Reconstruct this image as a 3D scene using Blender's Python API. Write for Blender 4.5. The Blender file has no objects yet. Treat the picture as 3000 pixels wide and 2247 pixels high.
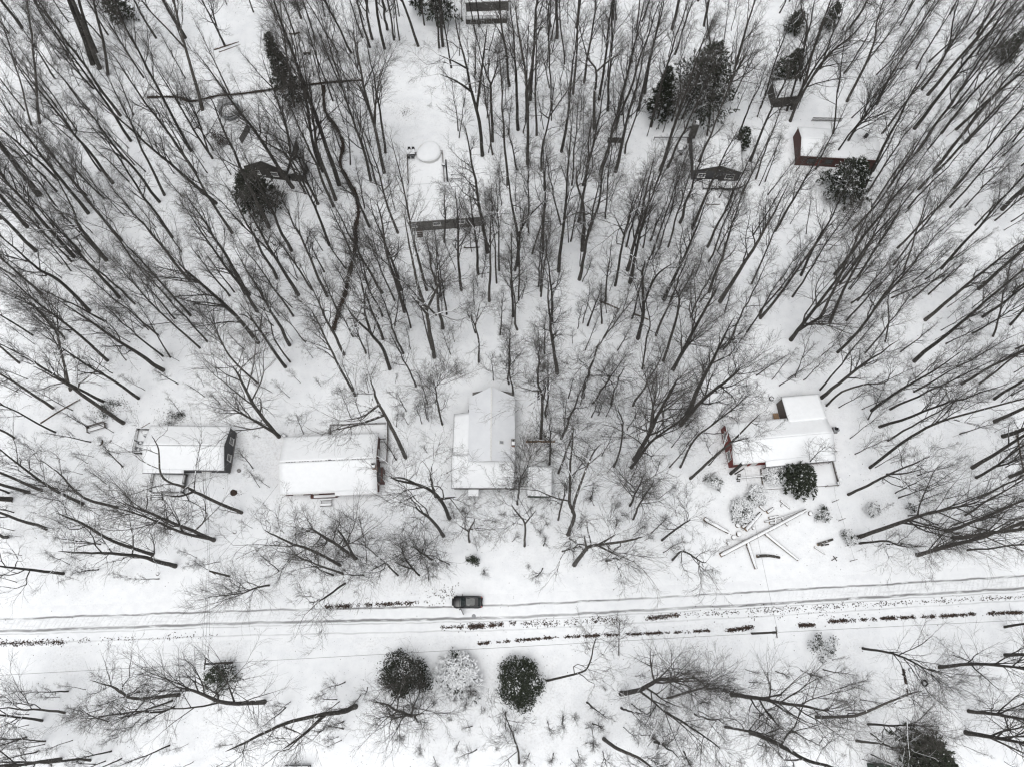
import bpy, math, random
import numpy as np
from mathutils import Vector, Matrix, Quaternion, Euler

# ----------------------------------------------------------------- camera, world, sun, exposure
SC = bpy.context.scene
COL = SC.collection
F = 2080.0; TILT = math.radians(20.5); CAMH = 115.0
cam = bpy.data.objects.new('camera', bpy.data.cameras.new('camera'))
COL.objects.link(cam)
cam.data.sensor_fit = 'HORIZONTAL'; cam.data.sensor_width = 36.0
cam.data.lens = 36.0 * F / 3000.0
cam.location = (0, 0, CAMH); cam.rotation_euler = (TILT, 0, 0)
cam.data.clip_end = 3000
SC.camera = cam

SUN_EL, SUN_AZ = math.radians(74), math.radians(205)
world = bpy.data.worlds.new('World'); SC.world = world; world.use_nodes = True
nt = world.node_tree; nt.nodes.clear()
sky = nt.nodes.new('ShaderNodeTexSky'); sky.sky_type = 'NISHITA'; sky.sun_disc = False
sky.sun_elevation = SUN_EL; sky.sun_rotation = SUN_AZ; sky.air_density = 1.0; sky.dust_density = 3.0
hs = nt.nodes.new('ShaderNodeHueSaturation'); hs.inputs['Saturation'].default_value = 0.10
bg = nt.nodes.new('ShaderNodeBackground'); bg.inputs['Strength'].default_value = 0.15
wo = nt.nodes.new('ShaderNodeOutputWorld')
nt.links.new(sky.outputs[0], hs.inputs['Color']); nt.links.new(hs.outputs[0], bg.inputs['Color'])
nt.links.new(bg.outputs[0], wo.inputs['Surface'])

sun = bpy.data.objects.new('sun', bpy.data.lights.new('sun', 'SUN')); COL.objects.link(sun)
sun.data.energy = 1.0; sun.data.angle = math.radians(50); sun.data.color = (1.0, 0.985, 0.96)
sd = Vector((math.sin(SUN_AZ) * math.cos(SUN_EL), math.cos(SUN_AZ) * math.cos(SUN_EL), math.sin(SUN_EL)))
sun.rotation_euler = sd.to_track_quat('Z', 'Y').to_euler()

SC.view_settings.view_transform = 'Standard'; SC.view_settings.look = 'None'
SC.view_settings.exposure = 0.30; SC.view_settings.gamma = 1.0; SC.view_settings.use_curve_mapping = False
SC.render.engine = 'CYCLES'
SC.cycles.use_denoising = True; SC.cycles.denoiser = 'OPENIMAGEDENOISE'
SC.cycles.denoising_input_passes = 'RGB_ALBEDO_NORMAL'; SC.cycles.denoising_prefilter = 'ACCURATE'
SC.cycles.max_bounces = 5; SC.cycles.diffuse_bounces = 3; SC.cycles.transparent_max_bounces = 8
SC.cycles.pixel_filter_type = 'BLACKMAN_HARRIS'; SC.cycles.filter_width = 1.25

CT, ST = math.cos(TILT), math.sin(TILT)
def ray(px, py):
    x = (px - 1500) / F; y = -(py - 1123.5) / F
    return (x, y * CT + ST, y * ST - CT)
def G(px, py, z=0.0):
    """photo pixel (3000 x 2247) -> point of the place at height z"""
    d = ray(px, py); t = (CAMH - z) / -d[2]
    return Vector((d[0] * t, d[1] * t, z))
def PX(p):
    x, y, z = p[0], p[1], p[2] - CAMH
    cy = y * CT + z * ST; cz = -y * ST + z * CT
    return (1500 + F * x / -cz, 1123.5 - F * cy / -cz)

# ----------------------------------------------------------------- materials
def mat(name, base, rough=0.8, noise=None, scale=8.0, amount=0.25, metallic=0.0, bump=0.0, spec=0.3):
    m = bpy.data.materials.new(name); m.use_nodes = True
    n = m.node_tree.nodes; l = m.node_tree.links
    b = n['Principled BSDF']
    b.inputs['Roughness'].default_value = rough; b.inputs['Metallic'].default_value = metallic
    b.inputs['Specular IOR Level'].default_value = spec
    tc = n.new('ShaderNodeTexCoord'); nz = n.new('ShaderNodeTexNoise')
    nz.inputs['Scale'].default_value = scale; nz.inputs['Detail'].default_value = 4
    l.new(tc.outputs['Object'], nz.inputs['Vector'])
    mx = n.new('ShaderNodeMix'); mx.data_type = 'RGBA'
    c2 = noise if noise else tuple(c * (1 - amount) for c in base)
    mx.inputs[6].default_value = (*base, 1); mx.inputs[7].default_value = (*c2, 1)
    rp = n.new('ShaderNodeMapRange'); rp.inputs[1].default_value = 0.35; rp.inputs[2].default_value = 0.65
    l.new(nz.outputs[0], rp.inputs[0]); l.new(rp.outputs[0], mx.inputs[0])
    l.new(mx.outputs[2], b.inputs['Base Color'])
    if bump:
        bp = n.new('ShaderNodeBump'); bp.inputs['Strength'].default_value = bump; bp.inputs['Distance'].default_value = 0.05
        l.new(nz.outputs[0], bp.inputs['Height']); l.new(bp.outputs[0], b.inputs['Normal'])
    return m

def N(m, t): return m.node_tree.nodes.new(t)
def L(m, a, b): m.node_tree.links.new(a, b)
def math_node(m, op, a, b=None, c=None, clamp=False):
    x = N(m, 'ShaderNodeMath'); x.operation = op; x.use_clamp = clamp
    for i, v in enumerate((a, b, c)):
        if v is None: continue
        if isinstance(v, (int, float)): x.inputs[i].default_value = v
        else: L(m, v, x.inputs[i])
    return x.outputs[0]
def map_range(m, v, a, b, c=0.0, d=1.0):
    x = N(m, 'ShaderNodeMapRange'); x.interpolation_type = 'SMOOTHSTEP'
    L(m, v, x.inputs[0])
    for i, q in enumerate((a, b, c, d)): x.inputs[i + 1].default_value = q
    return x.outputs[0]
def mix_rgb(m, f, a, b):
    x = N(m, 'ShaderNodeMix'); x.data_type = 'RGBA'
    if isinstance(f, (int, float)): x.inputs[0].default_value = f
    else: L(m, f, x.inputs[0])
    for i, v in ((6, a), (7, b)):
        if isinstance(v, tuple): x.inputs[i].default_value = (*v, 1)
        else: L(m, v, x.inputs[i])
    return x.outputs[2]
def noise_node(m, vec, scale, detail=3, rough=0.55):
    x = N(m, 'ShaderNodeTexNoise'); x.inputs['Scale'].default_value = scale
    x.inputs['Detail'].default_value = detail; x.inputs['Roughness'].default_value = rough
    if vec is not None: L(m, vec, x.inputs['Vector'])
    return x.outputs[0]

SNOW = (0.80, 0.815, 0.83)

def snowy(name, c1, c2, scale=6.0, lo=0.45, hi=0.75, snow=SNOW, rough=0.85, stretch=(1, 1, 1), gain=1.0, speck=0.0):
    """a surface of two tones that carries snow where its upper side lies flat enough (attribute 'snow' tells how much)"""
    m = bpy.data.materials.new(name); m.use_nodes = True
    b = m.node_tree.nodes['Principled BSDF']; b.inputs['Roughness'].default_value = rough
    b.inputs['Specular IOR Level'].default_value = 0.2
    tc = N(m, 'ShaderNodeTexCoord'); mp = N(m, 'ShaderNodeMapping'); mp.inputs['Scale'].default_value = stretch
    L(m, tc.outputs['Object'], mp.inputs['Vector'])
    n1 = noise_node(m, mp.outputs[0], scale, 4)
    oi = N(m, 'ShaderNodeObjectInfo')
    base = mix_rgb(m, map_range(m, n1, 0.3, 0.7), c1, c2)
    vr = map_range(m, oi.outputs['Random'], 0, 1, 0.75, 1.3)
    vm = N(m, 'ShaderNodeVectorMath'); vm.operation = 'SCALE'; L(m, base, vm.inputs[0]); L(m, vr, vm.inputs['Scale'])
    at = N(m, 'ShaderNodeAttribute'); at.attribute_name = 'snow'
    ge = N(m, 'ShaderNodeNewGeometry'); sx = N(m, 'ShaderNodeSeparateXYZ'); L(m, ge.outputs['Normal'], sx.inputs[0])
    up = map_range(m, sx.outputs['Z'], lo, hi)
    n2 = noise_node(m, ge.outputs['Position'], 2.2, 3)
    a = math_node(m, 'MULTIPLY', at.outputs['Fac'], gain)
    thr = math_node(m, 'SUBTRACT', 1.0, a)
    on = math_node(m, 'MULTIPLY', math_node(m, 'SUBTRACT', n2, math_node(m, 'MULTIPLY_ADD', thr, 0.5, 0.22)), 9.0, clamp=True)
    f = math_node(m, 'MULTIPLY', up, on, clamp=True)
    if speck:
        n3 = noise_node(m, ge.outputs['Position'], 5.0, 2)
        sp = map_range(m, n3, 1 - speck - 0.02, 1 - speck + 0.02)
        f = math_node(m, 'MAXIMUM', f, sp)
    L(m, mix_rgb(m, f, vm.outputs[0], snow), b.inputs['Base Color'])
    return m

M_BARK = snowy('bark', (0.036, 0.033, 0.030), (0.092, 0.085, 0.077), 5.0, 0.35, 0.6, stretch=(1, 1, 0.35), speck=0.28)
M_TWIG = snowy('twig_bark', (0.042, 0.039, 0.036), (0.085, 0.079, 0.072), 1.0, 0.25, 0.6)
M_LOG = snowy('log_bark', (0.06, 0.045, 0.035), (0.14, 0.11, 0.085), 4.0, 0.05, 0.3)
M_NEEDLE = snowy('evergreen_leaf', (0.018, 0.023, 0.017), (0.040, 0.046, 0.032), 3.0, 0.25, 0.6)
M_DRYLEAF = mat('dry_leaf', (0.026, 0.02, 0.017), 0.9, (0.062, 0.042, 0.033), 2.0)
M_SNOW = mat('snow', SNOW, 0.75, (0.77, 0.785, 0.80), 1.5, bump=0.25)
M_CHAR = mat('charcoal_siding', (0.055, 0.056, 0.06), 0.7, (0.075, 0.076, 0.08), 3)
M_GREYW = mat('grey_siding', (0.17, 0.165, 0.155), 0.8, (0.12, 0.115, 0.11), 2)
M_DARKW = mat('dark_board', (0.045, 0.043, 0.04), 0.8, (0.075, 0.07, 0.062), 4)
M_RED = mat('red_siding', (0.20, 0.032, 0.025), 0.7, (0.14, 0.028, 0.022), 3)
M_BRED = mat('brown_red_siding', (0.095, 0.042, 0.036), 0.75, (0.065, 0.036, 0.032), 3)
M_WOOD = mat('weathered_wood', (0.15, 0.13, 0.115), 0.85, (0.085, 0.075, 0.068), 9)
M_TAN = mat('tan_wood', (0.28, 0.19, 0.12), 0.8, (0.18, 0.115, 0.07), 7)
M_WHITE = mat('white_trim', (0.72, 0.72, 0.71), 0.6)
M_GLASS = mat('window_glass', (0.03, 0.035, 0.04), 0.08, spec=0.5)
M_BRICK = mat('brick', (0.30, 0.15, 0.095), 0.85, (0.20, 0.10, 0.07), 12)
M_MORTAR = mat('mortar', (0.30, 0.28, 0.26), 0.9)
M_METAL = mat('frosted_metal_roof', (0.70, 0.715, 0.735), 0.5, (0.66, 0.675, 0.70), 0.8, metallic=0.0)
M_BLACK = mat('black_paint', (0.006, 0.006, 0.007), 0.25, (0.008, 0.008, 0.009), spec=0.6)
M_CARGLASS = mat('car_glass', (0.014, 0.02, 0.02), 0.06, spec=0.6)
M_RUBBER = mat('rubber', (0.012, 0.012, 0.012), 0.85)
M_CHROME = mat('alloy', (0.35, 0.35, 0.36), 0.35, metallic=0.9)
M_LAMP = mat('lamp_lens', (0.6, 0.6, 0.58), 0.15, spec=0.6)
M_REDLENS = mat('red_lens', (0.25, 0.01, 0.01), 0.2, spec=0.6)
M_POLE = mat('pole_wood', (0.07, 0.06, 0.05), 0.85, (0.045, 0.038, 0.032), 6)
M_WIRE = mat('wire', (0.03, 0.03, 0.03), 0.6)
M_STEEL = mat('grey_steel', (0.28, 0.29, 0.30), 0.5, (0.22, 0.23, 0.24), 5)
M_GREEN = mat('dark_green_paint', (0.03, 0.05, 0.035), 0.6)
M_DGREY = mat('dark_grey', (0.07, 0.07, 0.072), 0.7)
M_ENDWOOD = mat('cut_wood', (0.34, 0.25, 0.17), 0.85, (0.24, 0.17, 0.11), 10)
M_STONE = mat('stone', (0.25, 0.245, 0.24), 0.9, (0.17, 0.165, 0.16), 5)
M_ORANGE = mat('orange_plastic', (0.55, 0.10, 0.05), 0.5)
M_YELLOW = mat('yellow_plastic', (0.45, 0.36, 0.05), 0.5)

# trampoline net: an open weave, partly see-through
M_NET = bpy.data.materials.new('safety_net'); M_NET.use_nodes = True
_b = M_NET.node_tree.nodes['Principled BSDF']; _b.inputs['Base Color'].default_value = (0.10, 0.11, 0.12, 1)
_b.inputs['Alpha'].default_value = 0.5; _b.inputs['Roughness'].default_value = 0.8

# ground
def ground_mat(name, litter=1.0):
    m = bpy.data.materials.new(name); m.use_nodes = True
    b = m.node_tree.nodes['Principled BSDF']; b.inputs['Roughness'].default_value = 0.8
    b.inputs['Specular IOR Level'].default_value = 0.15
    ge = N(m, 'ShaderNodeNewGeometry'); pos = ge.outputs['Position']
    big = noise_node(m, pos, 0.055, 4, 0.6)
    mid = noise_node(m, pos, 0.55, 4, 0.6)
    fine = noise_node(m, pos, 3.2, 4, 0.65)
    speck = noise_node(m, pos, 7.5, 2, 0.6)
    c = mix_rgb(m, map_range(m, mid, 0.35, 0.7), SNOW, (0.745, 0.762, 0.782))
    # thin snow over leaf litter: soft grey where the litter shows
    thin = math_node(m, 'MULTIPLY', map_range(m, big, 0.42, 0.66), map_range(m, fine, 0.42, 0.72))
    c = mix_rgb(m, math_node(m, 'MULTIPLY', thin, 0.38 * litter), c, (0.40, 0.39, 0.375))
    # scattered dark leaves and twig ends
    sp = math_node(m, 'MULTIPLY', map_range(m, speck, 0.665, 0.72), map_range(m, mid, 0.42, 0.60))
    c = mix_rgb(m, math_node(m, 'MULTIPLY', sp, 0.75 * litter), c, (0.085, 0.07, 0.058))
    L(m, c, b.inputs['Base Color'])
    bp = N(m, 'ShaderNodeBump'); bp.inputs['Strength'].default_value = 0.55; bp.inputs['Distance'].default_value = 0.12
    hh = math_node(m, 'ADD', math_node(m, 'MULTIPLY', mid, 1.0), math_node(m, 'MULTIPLY', fine, 0.35))
    L(m, hh, bp.inputs['Height']); L(m, bp.outputs[0], b.inputs['Normal'])
    return m
M_GROUND = ground_mat('snowy_forest_floor')

def road_mat():
    m = bpy.data.materials.new('snowy_road'); m.use_nodes = True
    b = m.node_tree.nodes['Principled BSDF']; b.inputs['Roughness'].default_value = 0.75
    b.inputs['Specular IOR Level'].default_value = 0.2
    uv = N(m, 'ShaderNodeUVMap'); uv.uv_map = 'UVMap'
    s = N(m, 'ShaderNodeSeparateXYZ'); L(m, uv.outputs[0], s.inputs[0])
    u, v = s.outputs[0], s.outputs[1]          # u metres along, v metres across
    ge = N(m, 'ShaderNodeNewGeometry'); pos = ge.outputs['Position']
    cx = N(m, 'ShaderNodeCombineXYZ')
    L(m, math_node(m, 'MULTIPLY', u, 0.35), cx.inputs[0]); L(m, math_node(m, 'MULTIPLY', v, 2.6), cx.inputs[1])
    streak = noise_node(m, cx.outputs[0], 1.0, 5, 0.65)
    blot = noise_node(m, pos, 0.09, 3)
    fine = noise_node(m, pos, 4.0, 4, 0.7)
    wob = math_node(m, 'MULTIPLY_ADD', noise_node(m, pos, 0.25, 2), 0.5, -0.25)
    vv = math_node(m, 'ADD', v, wob)
    def band(centre, half):
        d = math_node(m, 'ABSOLUTE', math_node(m, 'SUBTRACT', vv, centre))
        return map_range(m, d, half, half * 0.25)
    tr = math_node(m, 'MAXIMUM', band(0.95, 0.22), band(-0.85, 0.30))
    tr = math_node(m, 'MAXIMUM', tr, math_node(m, 'MULTIPLY', band(-1.35, 0.14), 0.45))
    tr = math_node(m, 'MAXIMUM', tr, math_node(m, 'MULTIPLY', band(-2.65, 0.16), 0.35))
    brk = map_range(m, streak, 0.30, 0.50)
    tr = math_node(m, 'MULTIPLY', tr, math_node(m, 'MULTIPLY', brk, map_range(m, blot, 0.30, 0.6, 0.45, 1.0)))
    # wheel ruts crossing the lane between the tracks: slanted scrape marks
    wv = N(m, 'ShaderNodeTexWave'); wv.wave_type = 'BANDS'; wv.bands_direction = 'X'
    wv.inputs['Scale'].default_value = 0.42; wv.inputs['Distortion'].default_value = 11.0; wv.inputs['Detail'].default_value = 3
    c2 = N(m, 'ShaderNodeCombineXYZ'); L(m, math_node(m, 'ADD', u, math_node(m, 'MULTIPLY', v, -0.55)), c2.inputs[0]); L(m, math_node(m, 'MULTIPLY', v, 0.3), c2.inputs[1])
    L(m, c2.outputs[0], wv.inputs['Vector'])
    lane = map_range(m, math_node(m, 'ABSOLUTE', vv), 1.6, 0.6)
    far = map_range(m, math_node(m, 'ABSOLUTE', math_node(m, 'ADD', u, -5.0)), 22.0, 55.0)
    scr = math_node(m, 'MULTIPLY', math_node(m, 'MULTIPLY', map_range(m, wv.outputs['Fac'], 0.55, 0.9), lane), math_node(m, 'MULTIPLY', far, map_range(m, fine, 0.35, 0.6)))
    dark = math_node(m, 'MAXIMUM', tr, math_node(m, 'MULTIPLY', scr, 0.24))
    side = math_node(m, 'MULTIPLY', math_node(m, 'MULTIPLY', far, lane), math_node(m, 'MULTIPLY', map_range(m, streak, 0.45, 0.7), 0.30))
    dark = math_node(m, 'MAXIMUM', dark, side)
    sn = mix_rgb(m, map_range(m, noise_node(m, pos, 0.9, 4), 0.35, 0.7), SNOW, (0.75, 0.765, 0.785))
    L(m, mix_rgb(m, math_node(m, 'MULTIPLY', dark, 0.85), sn, (0.13, 0.13, 0.13)), b.inputs['Base Color'])
    bp = N(m, 'ShaderNodeBump'); bp.inputs['Strength'].default_value = 0.5; bp.inputs['Distance'].default_value = 0.1
    L(m, math_node(m, 'SUBTRACT', fine, math_node(m, 'MULTIPLY', dark, 0.6)), bp.inputs['Height']); L(m, bp.outputs[0], b.inputs['Normal'])
    return m
M_ROAD = road_mat()

# ----------------------------------------------------------------- mesh helpers
def link_mesh(name, V, Fc, m, parent=None, smooth=False, attr=None):
    me = bpy.data.meshes.new(name); me.from_pydata([tuple(v) for v in V], [], Fc)
    me.materials.append(m)
    if smooth: me.polygons.foreach_set('use_smooth', [True] * len(me.polygons))
    if attr is not None:
        a = me.attributes.new('snow', 'FLOAT', 'POINT'); a.data.foreach_set('value', np.asarray(attr, dtype=np.float32))
    me.update()
    o = bpy.data.objects.new(name, me); COL.objects.link(o)
    if parent: o.parent = parent
    return o

class MB:
    """collects boxes, prisms and tubes into one mesh"""
    def __init__(self): self.V = []; self.F = []
    def add(self, vs, fs):
        k = len(self.V); self.V += [tuple(v) for v in vs]; self.F += [tuple(i + k for i in f) for f in fs]; return self
    def box(self, c, s, rz=0.0, M=None):
        hx, hy, hz = s[0] / 2, s[1] / 2, s[2] / 2
        vs = [Vector((x, y, z)) for z in (-hz, hz) for x, y in ((-hx, -hy), (hx, -hy), (hx, hy), (-hx, hy))]
        R = Matrix.Rotation(rz, 3, 'Z') if M is None else M
        vs = [R @ v + Vector(c) for v in vs]
        return self.add(vs, [(3, 2, 1, 0), (4, 5, 6, 7), (0, 1, 5, 4), (1, 2, 6, 5), (2, 3, 7, 6), (3, 0, 4, 7)])
    def bar(self, a, b, w, h=None):
        a, b = Vector(a), Vector(b); h = h or w; d = b - a
        q = d.to_track_quat('X', 'Z').to_matrix()
        return self.box((a + b) / 2, (d.length, w, h), M=q)
    def prism(self, poly, z0, z1):
        n = len(poly)
        a = sum(poly[i][0] * poly[(i + 1) % n][1] - poly[(i + 1) % n][0] * poly[i][1] for i in range(n))
        if a < 0: poly = poly[::-1]
        vs = [(p[0], p[1], z0) for p in poly] + [(p[0], p[1], z1) for p in poly]
        return self.add(vs, [tuple(range(n))[::-1], tuple(range(n, 2 * n))] + [(i, (i + 1) % n, n + (i + 1) % n, n + i) for i in range(n)])
    def slab(self, quad, t):
        """a plate under four (or more) 3-D corner points, thickness t downwards"""
        n = len(quad); top = [Vector(q) for q in quad]; bot = [q - Vector((0, 0, t)) for q in top]
        nn = (top[1] - top[0]).cross(top[2] - top[0])
        if nn.z < 0: top.reverse(); bot.reverse()
        return self.add(top + bot, [tuple(range(n)), tuple(range(n, 2 * n))[::-1]] + [(i, n + i, n + (i + 1) % n, (i + 1) % n) for i in range(n)])
    def tube(self, pts, rad, s=8, cap=True):
        pts = [Vector(p) for p in pts]
        if not hasattr(rad, '__len__'): rad = [rad] * len(pts)
        k = len(self.V); up = Vector((0, 0, 1))
        for i, p in enumerate(pts):
            t = (pts[min(i + 1, len(pts) - 1)] - pts[max(i - 1, 0)]).normalized()
            u = t.cross(up if abs(t.z) < 0.9 else Vector((1, 0, 0))).normalized(); v = t.cross(u)
            for j in range(s):
                a = 2 * math.pi * j / s
                self.V.append(tuple(p + rad[i] * (math.cos(a) * u + math.sin(a) * v)))
        for i in range(len(pts) - 1):
            for j in range(s):
                j2 = (j + 1) % s
                self.F.append((k + i * s + j, k + i * s + j2, k + (i + 1) * s + j2, k + (i + 1) * s + j))
        if cap:
            self.F.append(tuple(k + j for j in range(s))[::-1]); e = k + (len(pts) - 1) * s
            self.F.append(tuple(e + j for j in range(s)))
        return self
    def disc(self, c, r, z0, z1, s=24): return self.prism([(c[0] + r * math.cos(2 * math.pi * i / s), c[1] + r * math.sin(2 * math.pi * i / s)) for i in range(s)], z0, z1)
    def build(self, name, m, parent=None, smooth=False, bevel=0.0, snow=None):
        o = link_mesh(name, self.V, self.F, m, parent, smooth, None if snow is None else [snow] * len(self.V))
        if bevel:
            md = o.modifiers.new('bevel', 'BEVEL'); md.width = bevel; md.segments = 2
        return o

def tag(o, label=None, cat=None, group=None, kind=None):
    if label: o['label'] = label
    if cat: o['category'] = cat
    if group: o['group'] = group
    if kind: o['kind'] = kind
    return o
def thing(name, loc, label, cat, group=None, rz=0.0):
    o = bpy.data.objects.new(name, None); COL.objects.link(o); o.location = loc; o.rotation_euler = (0, 0, rz)
    o.empty_display_size = 0.3
    return tag(o, label, cat, group)

rs = np.random.default_rng(11)
def snow_lump(rx, ry, h, seed=0, n=14, rings=5):
    """a rounded pile of snow: local mesh data centred on the origin"""
    r = np.random.default_rng(seed); V = []; Fc = []
    ph = r.uniform(0, 6.28, 3)
    for i in range(rings):
        t = i / (rings - 1); rr = math.cos(t * math.pi / 2) ** 0.6 if i < rings - 1 else 0.0
        z = h * math.sin(t * math.pi / 2) - 0.02
        for j in range(n):
            a = 2 * math.pi * j / n
            k = 1 + 0.08 * math.sin(2 * a + ph[0]) + 0.06 * math.sin(3 * a + ph[1])
            V.append((rx * rr * k * math.cos(a), ry * rr * k * math.sin(a), z))
    for i in range(rings - 1):
        for j in range(n): Fc.append((i * n + j, i * n + (j + 1) % n, (i + 1) * n + (j + 1) % n, (i + 1) * n + j))
    return V, Fc

# ----------------------------------------------------------------- the setting: ground, road, creek
def terrain_z(x, y):
    return (0.10 * np.sin(x * 0.21 + 1.3) * np.sin(y * 0.17 + 0.4) + 0.07 * np.sin(x * 0.53 + y * 0.31)
            + 0.05 * np.sin(y * 0.71 - x * 0.4 + 2.0))
ROADC = [(-400, 1850), (0, 1832), (750, 1806), (1500, 1791), (2200, 1753), (3000, 1705), (3400, 1682)]
ROADW = [G(*p) for p in ROADC]
def road_y(x):
    xs = [p.x for p in ROADW]; ys = [p.y for p in ROADW]
    return np.interp(x, xs, ys)
def flatten(x, y):
    d = np.abs(y - (road_y(x) - 0.4)); k = np.clip((d - 3.6) / 4.0, 0, 1)
    return k * k * (3 - 2 * k)
def ground_h(x, y): return terrain_z(x, y) * flatten(x, y)

CREEKS = [[(430, 285), (520, 285), (560, 297), (640, 280), (705, 275), (800, 262), (950, 243), (1060, 235)],
          [(948, 250), (952, 325), (985, 375), (1005, 425), (996, 480), (1020, 530), (1042, 570), (1050, 625), (1040, 670),
           (1042, 710), (1032, 765), (1020, 815), (1010, 865), (995, 905), (975, 970)]]
def smooth_line(pts, n=10):
    P = [Vector(p) for p in pts]; out = []
    for i in range(len(P) - 1):
        p0, p1, p2, p3 = P[max(i - 1, 0)], P[i], P[i + 1], P[min(i + 2, len(P) - 1)]
        for k in range(n):
            t = k / n
            out.append(0.5 * ((2 * p1) + (p2 - p0) * t + (2 * p0 - 5 * p1 + 4 * p2 - p3) * t * t + (3 * p1 - p0 - 3 * p2 + p3) * t ** 3))
    out.append(P[-1]); return out
CREEKW = [smooth_line([G(*p) for p in c], 8) for c in CREEKS]

xs = np.concatenate([np.linspace(-900, -140, 12)[:-1], np.linspace(-140, 140, 187), np.linspace(140, 900, 12)[1:]])
ys = np.concatenate([np.linspace(-700, -40, 10)[:-1], np.linspace(-40, 190, 154), np.linspace(190, 1200, 14)[1:]])
X, Y = np.meshgrid(xs, ys); Z = ground_h(X, Y)
crk = np.array([(p.x, p.y) for c in CREEKW for p in c])
for p in crk:
    d2 = (X - p[0]) ** 2 + (Y - p[1]) ** 2
    Z = np.minimum(Z, np.where(d2 < 4.0, -0.05 - 0.25 * np.clip(1 - d2 / 2.5, 0, 1), Z))
nx, ny = len(xs), len(ys)
V = np.stack([X.ravel(), Y.ravel(), Z.ravel()], 1)
I = np.arange(nx * ny).reshape(ny, nx)
Q = np.stack([I[:-1, :-1].ravel(), I[:-1, 1:].ravel(), I[1:, 1:].ravel(), I[1:, :-1].ravel()], 1)
ground = link_mesh('ground', V.tolist(), Q.tolist(), M_GROUND, smooth=True)
tag(ground, 'snow covered forest floor with leaf litter showing through in places', kind='structure')

# road sheet
def road():
    V, Fc, UV = [], [], []
    xs = np.arange(-130, 131, 1.0); vs = np.array([-3.4, -2.9, -1.35, -1.1, -0.85, -0.6, -0.2, 0.3, 0.7, 0.95, 1.2, 1.7, 2.3, 2.8])
    zs = np.array([-0.03, 0.012, 0.03, 0.02, 0.008, 0.022, 0.035, 0.035, 0.022, 0.008, 0.022, 0.03, 0.015, -0.03])
    nv = len(vs)
    for x in xs:
        yc = float(road_y(x)); sl = (float(road_y(x + 1)) - float(road_y(x - 1))) / 2
        for v, z in zip(vs, zs):
            V.append((x - v * sl, yc + v, z + 0.02)); UV.append((x, v))
    for i in range(len(xs) - 1):
        for j in range(nv - 1):
            Fc.append((i * nv + j, (i + 1) * nv + j, (i + 1) * nv + j + 1, i * nv + j + 1))
    o = link_mesh('road', V, Fc, M_ROAD, smooth=True)
    uvl = o.data.uv_layers.new(name='UVMap')
    for lp in o.data.loops: uvl.data[lp.index].uv = UV[lp.vertex_index]
    tag(o, 'snow covered lane with dark wheel tracks', kind='structure')
road()

def ribbon(name, line, w, z, m, label):
    V, Fc = [], []
    r = np.random.default_rng(3)
    for i, p in enumerate(line):
        t = (line[min(i + 1, len(line) - 1)] - line[max(i - 1, 0)]).normalized(); n = Vector((-t.y, t.x, 0))
        k = w * (1 + 0.35 * math.sin(i * 0.9) * math.sin(i * 0.37 + 1) + r.uniform(-.2, .2))
        V += [tuple(p + n * k + Vector((0, 0, z))), tuple(p - n * k + Vector((0, 0, z)))]
    for i in range(len(line) - 1): Fc.append((2 * i, 2 * i + 1, 2 * i + 3, 2 * i + 2))
    return tag(link_mesh(name, V, Fc, m), label, kind='structure')
M_WATER = mat('creek_water', (0.02, 0.019, 0.017), 0.25, (0.05, 0.04, 0.032), 2.0, spec=0.4)
ribbon('creek', CREEKW[0], 0.22, -0.04, M_WATER, 'narrow dark creek crossing the clearing behind the trampoline')
ribbon('creek', CREEKW[1], 0.30, -0.04, M_WATER, 'narrow dark creek winding down between the trees')

# fallen leaves that lie bare of snow: along the lane, the creek banks, here and there
def leaves(name, spots, label, m=M_DRYLEAF, size=(0.06, 0.14)):
    r = np.random.default_rng(5); V, Fc = [], []
    for (x, y, z) in spots:
        s = r.uniform(*size); a = r.uniform(0, 6.28); tx, ty = r.normal(0, .25, 2)
        ca, sa = math.cos(a) * s, math.sin(a) * s; k = len(V)
        q = [(ca, sa), (-sa * .6, ca * .6), (-ca, -sa), (sa * .6, -ca * .6)]
        for (u, v) in q: V.append((x + u, y + v, z + 0.03 + 0.02 + u * tx + v * ty + abs(tx) * s))
        Fc.append((k, k + 1, k + 2, k + 3))
    return tag(link_mesh(name, V, Fc, m), label, 'leaf litter', kind='stuff')
def along(pts, n, spread, seed, clump=0.0):
    r = np.random.default_rng(seed); W = [G(*p) for p in pts]
    seg = [(W[i + 1] - W[i]).length for i in range(len(W) - 1)]; tot = sum(seg); out = []
    ph = r.uniform(0, 6.28, 3)
    while len(out) < n:
        d = r.uniform(0, tot)
        if clump and (math.sin(d * .7 + ph[0]) + math.sin(d * 1.9 + ph[1]) + math.sin(d * 4.1 + ph[2])) / 3 < r.uniform(-1, 1) * clump: continue
        for i, s in enumerate(seg):
            if d <= s or i == len(seg) - 1: break
            d -= s
        p = W[i].lerp(W[i + 1], min(d / seg[i], 1)); q = r.normal(0, spread, 2)
        x, y = p.x + q[0], p.y + q[1]
        out.append((x, y, float(ground_h(x, y))))
    return out
sp = []
sp += along([(0, 1882), (90, 1882), (190, 1880)], 420, 0.22, 1)
sp += along([(190, 1876), (480, 1866), (640, 1861)], 130, 0.25, 2, 1)
sp += along([(950, 1778), (1060, 1772), (1150, 1768), (1250, 1763)], 900, 0.17, 3, .5)
sp += along([(1290, 1838), (1345, 1836)], 110, .12, 30)
sp += along([(1345, 1836), (1420, 1832), (1510, 1824)], 800, 0.20, 4, .2)
sp += along([(1520, 1826), (1640, 1824), (1740, 1816), (1830, 1814)], 420, 0.28, 5, .6)
sp += along([(1895, 1810), (1990, 1800)], 420, 0.20, 6)
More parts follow.
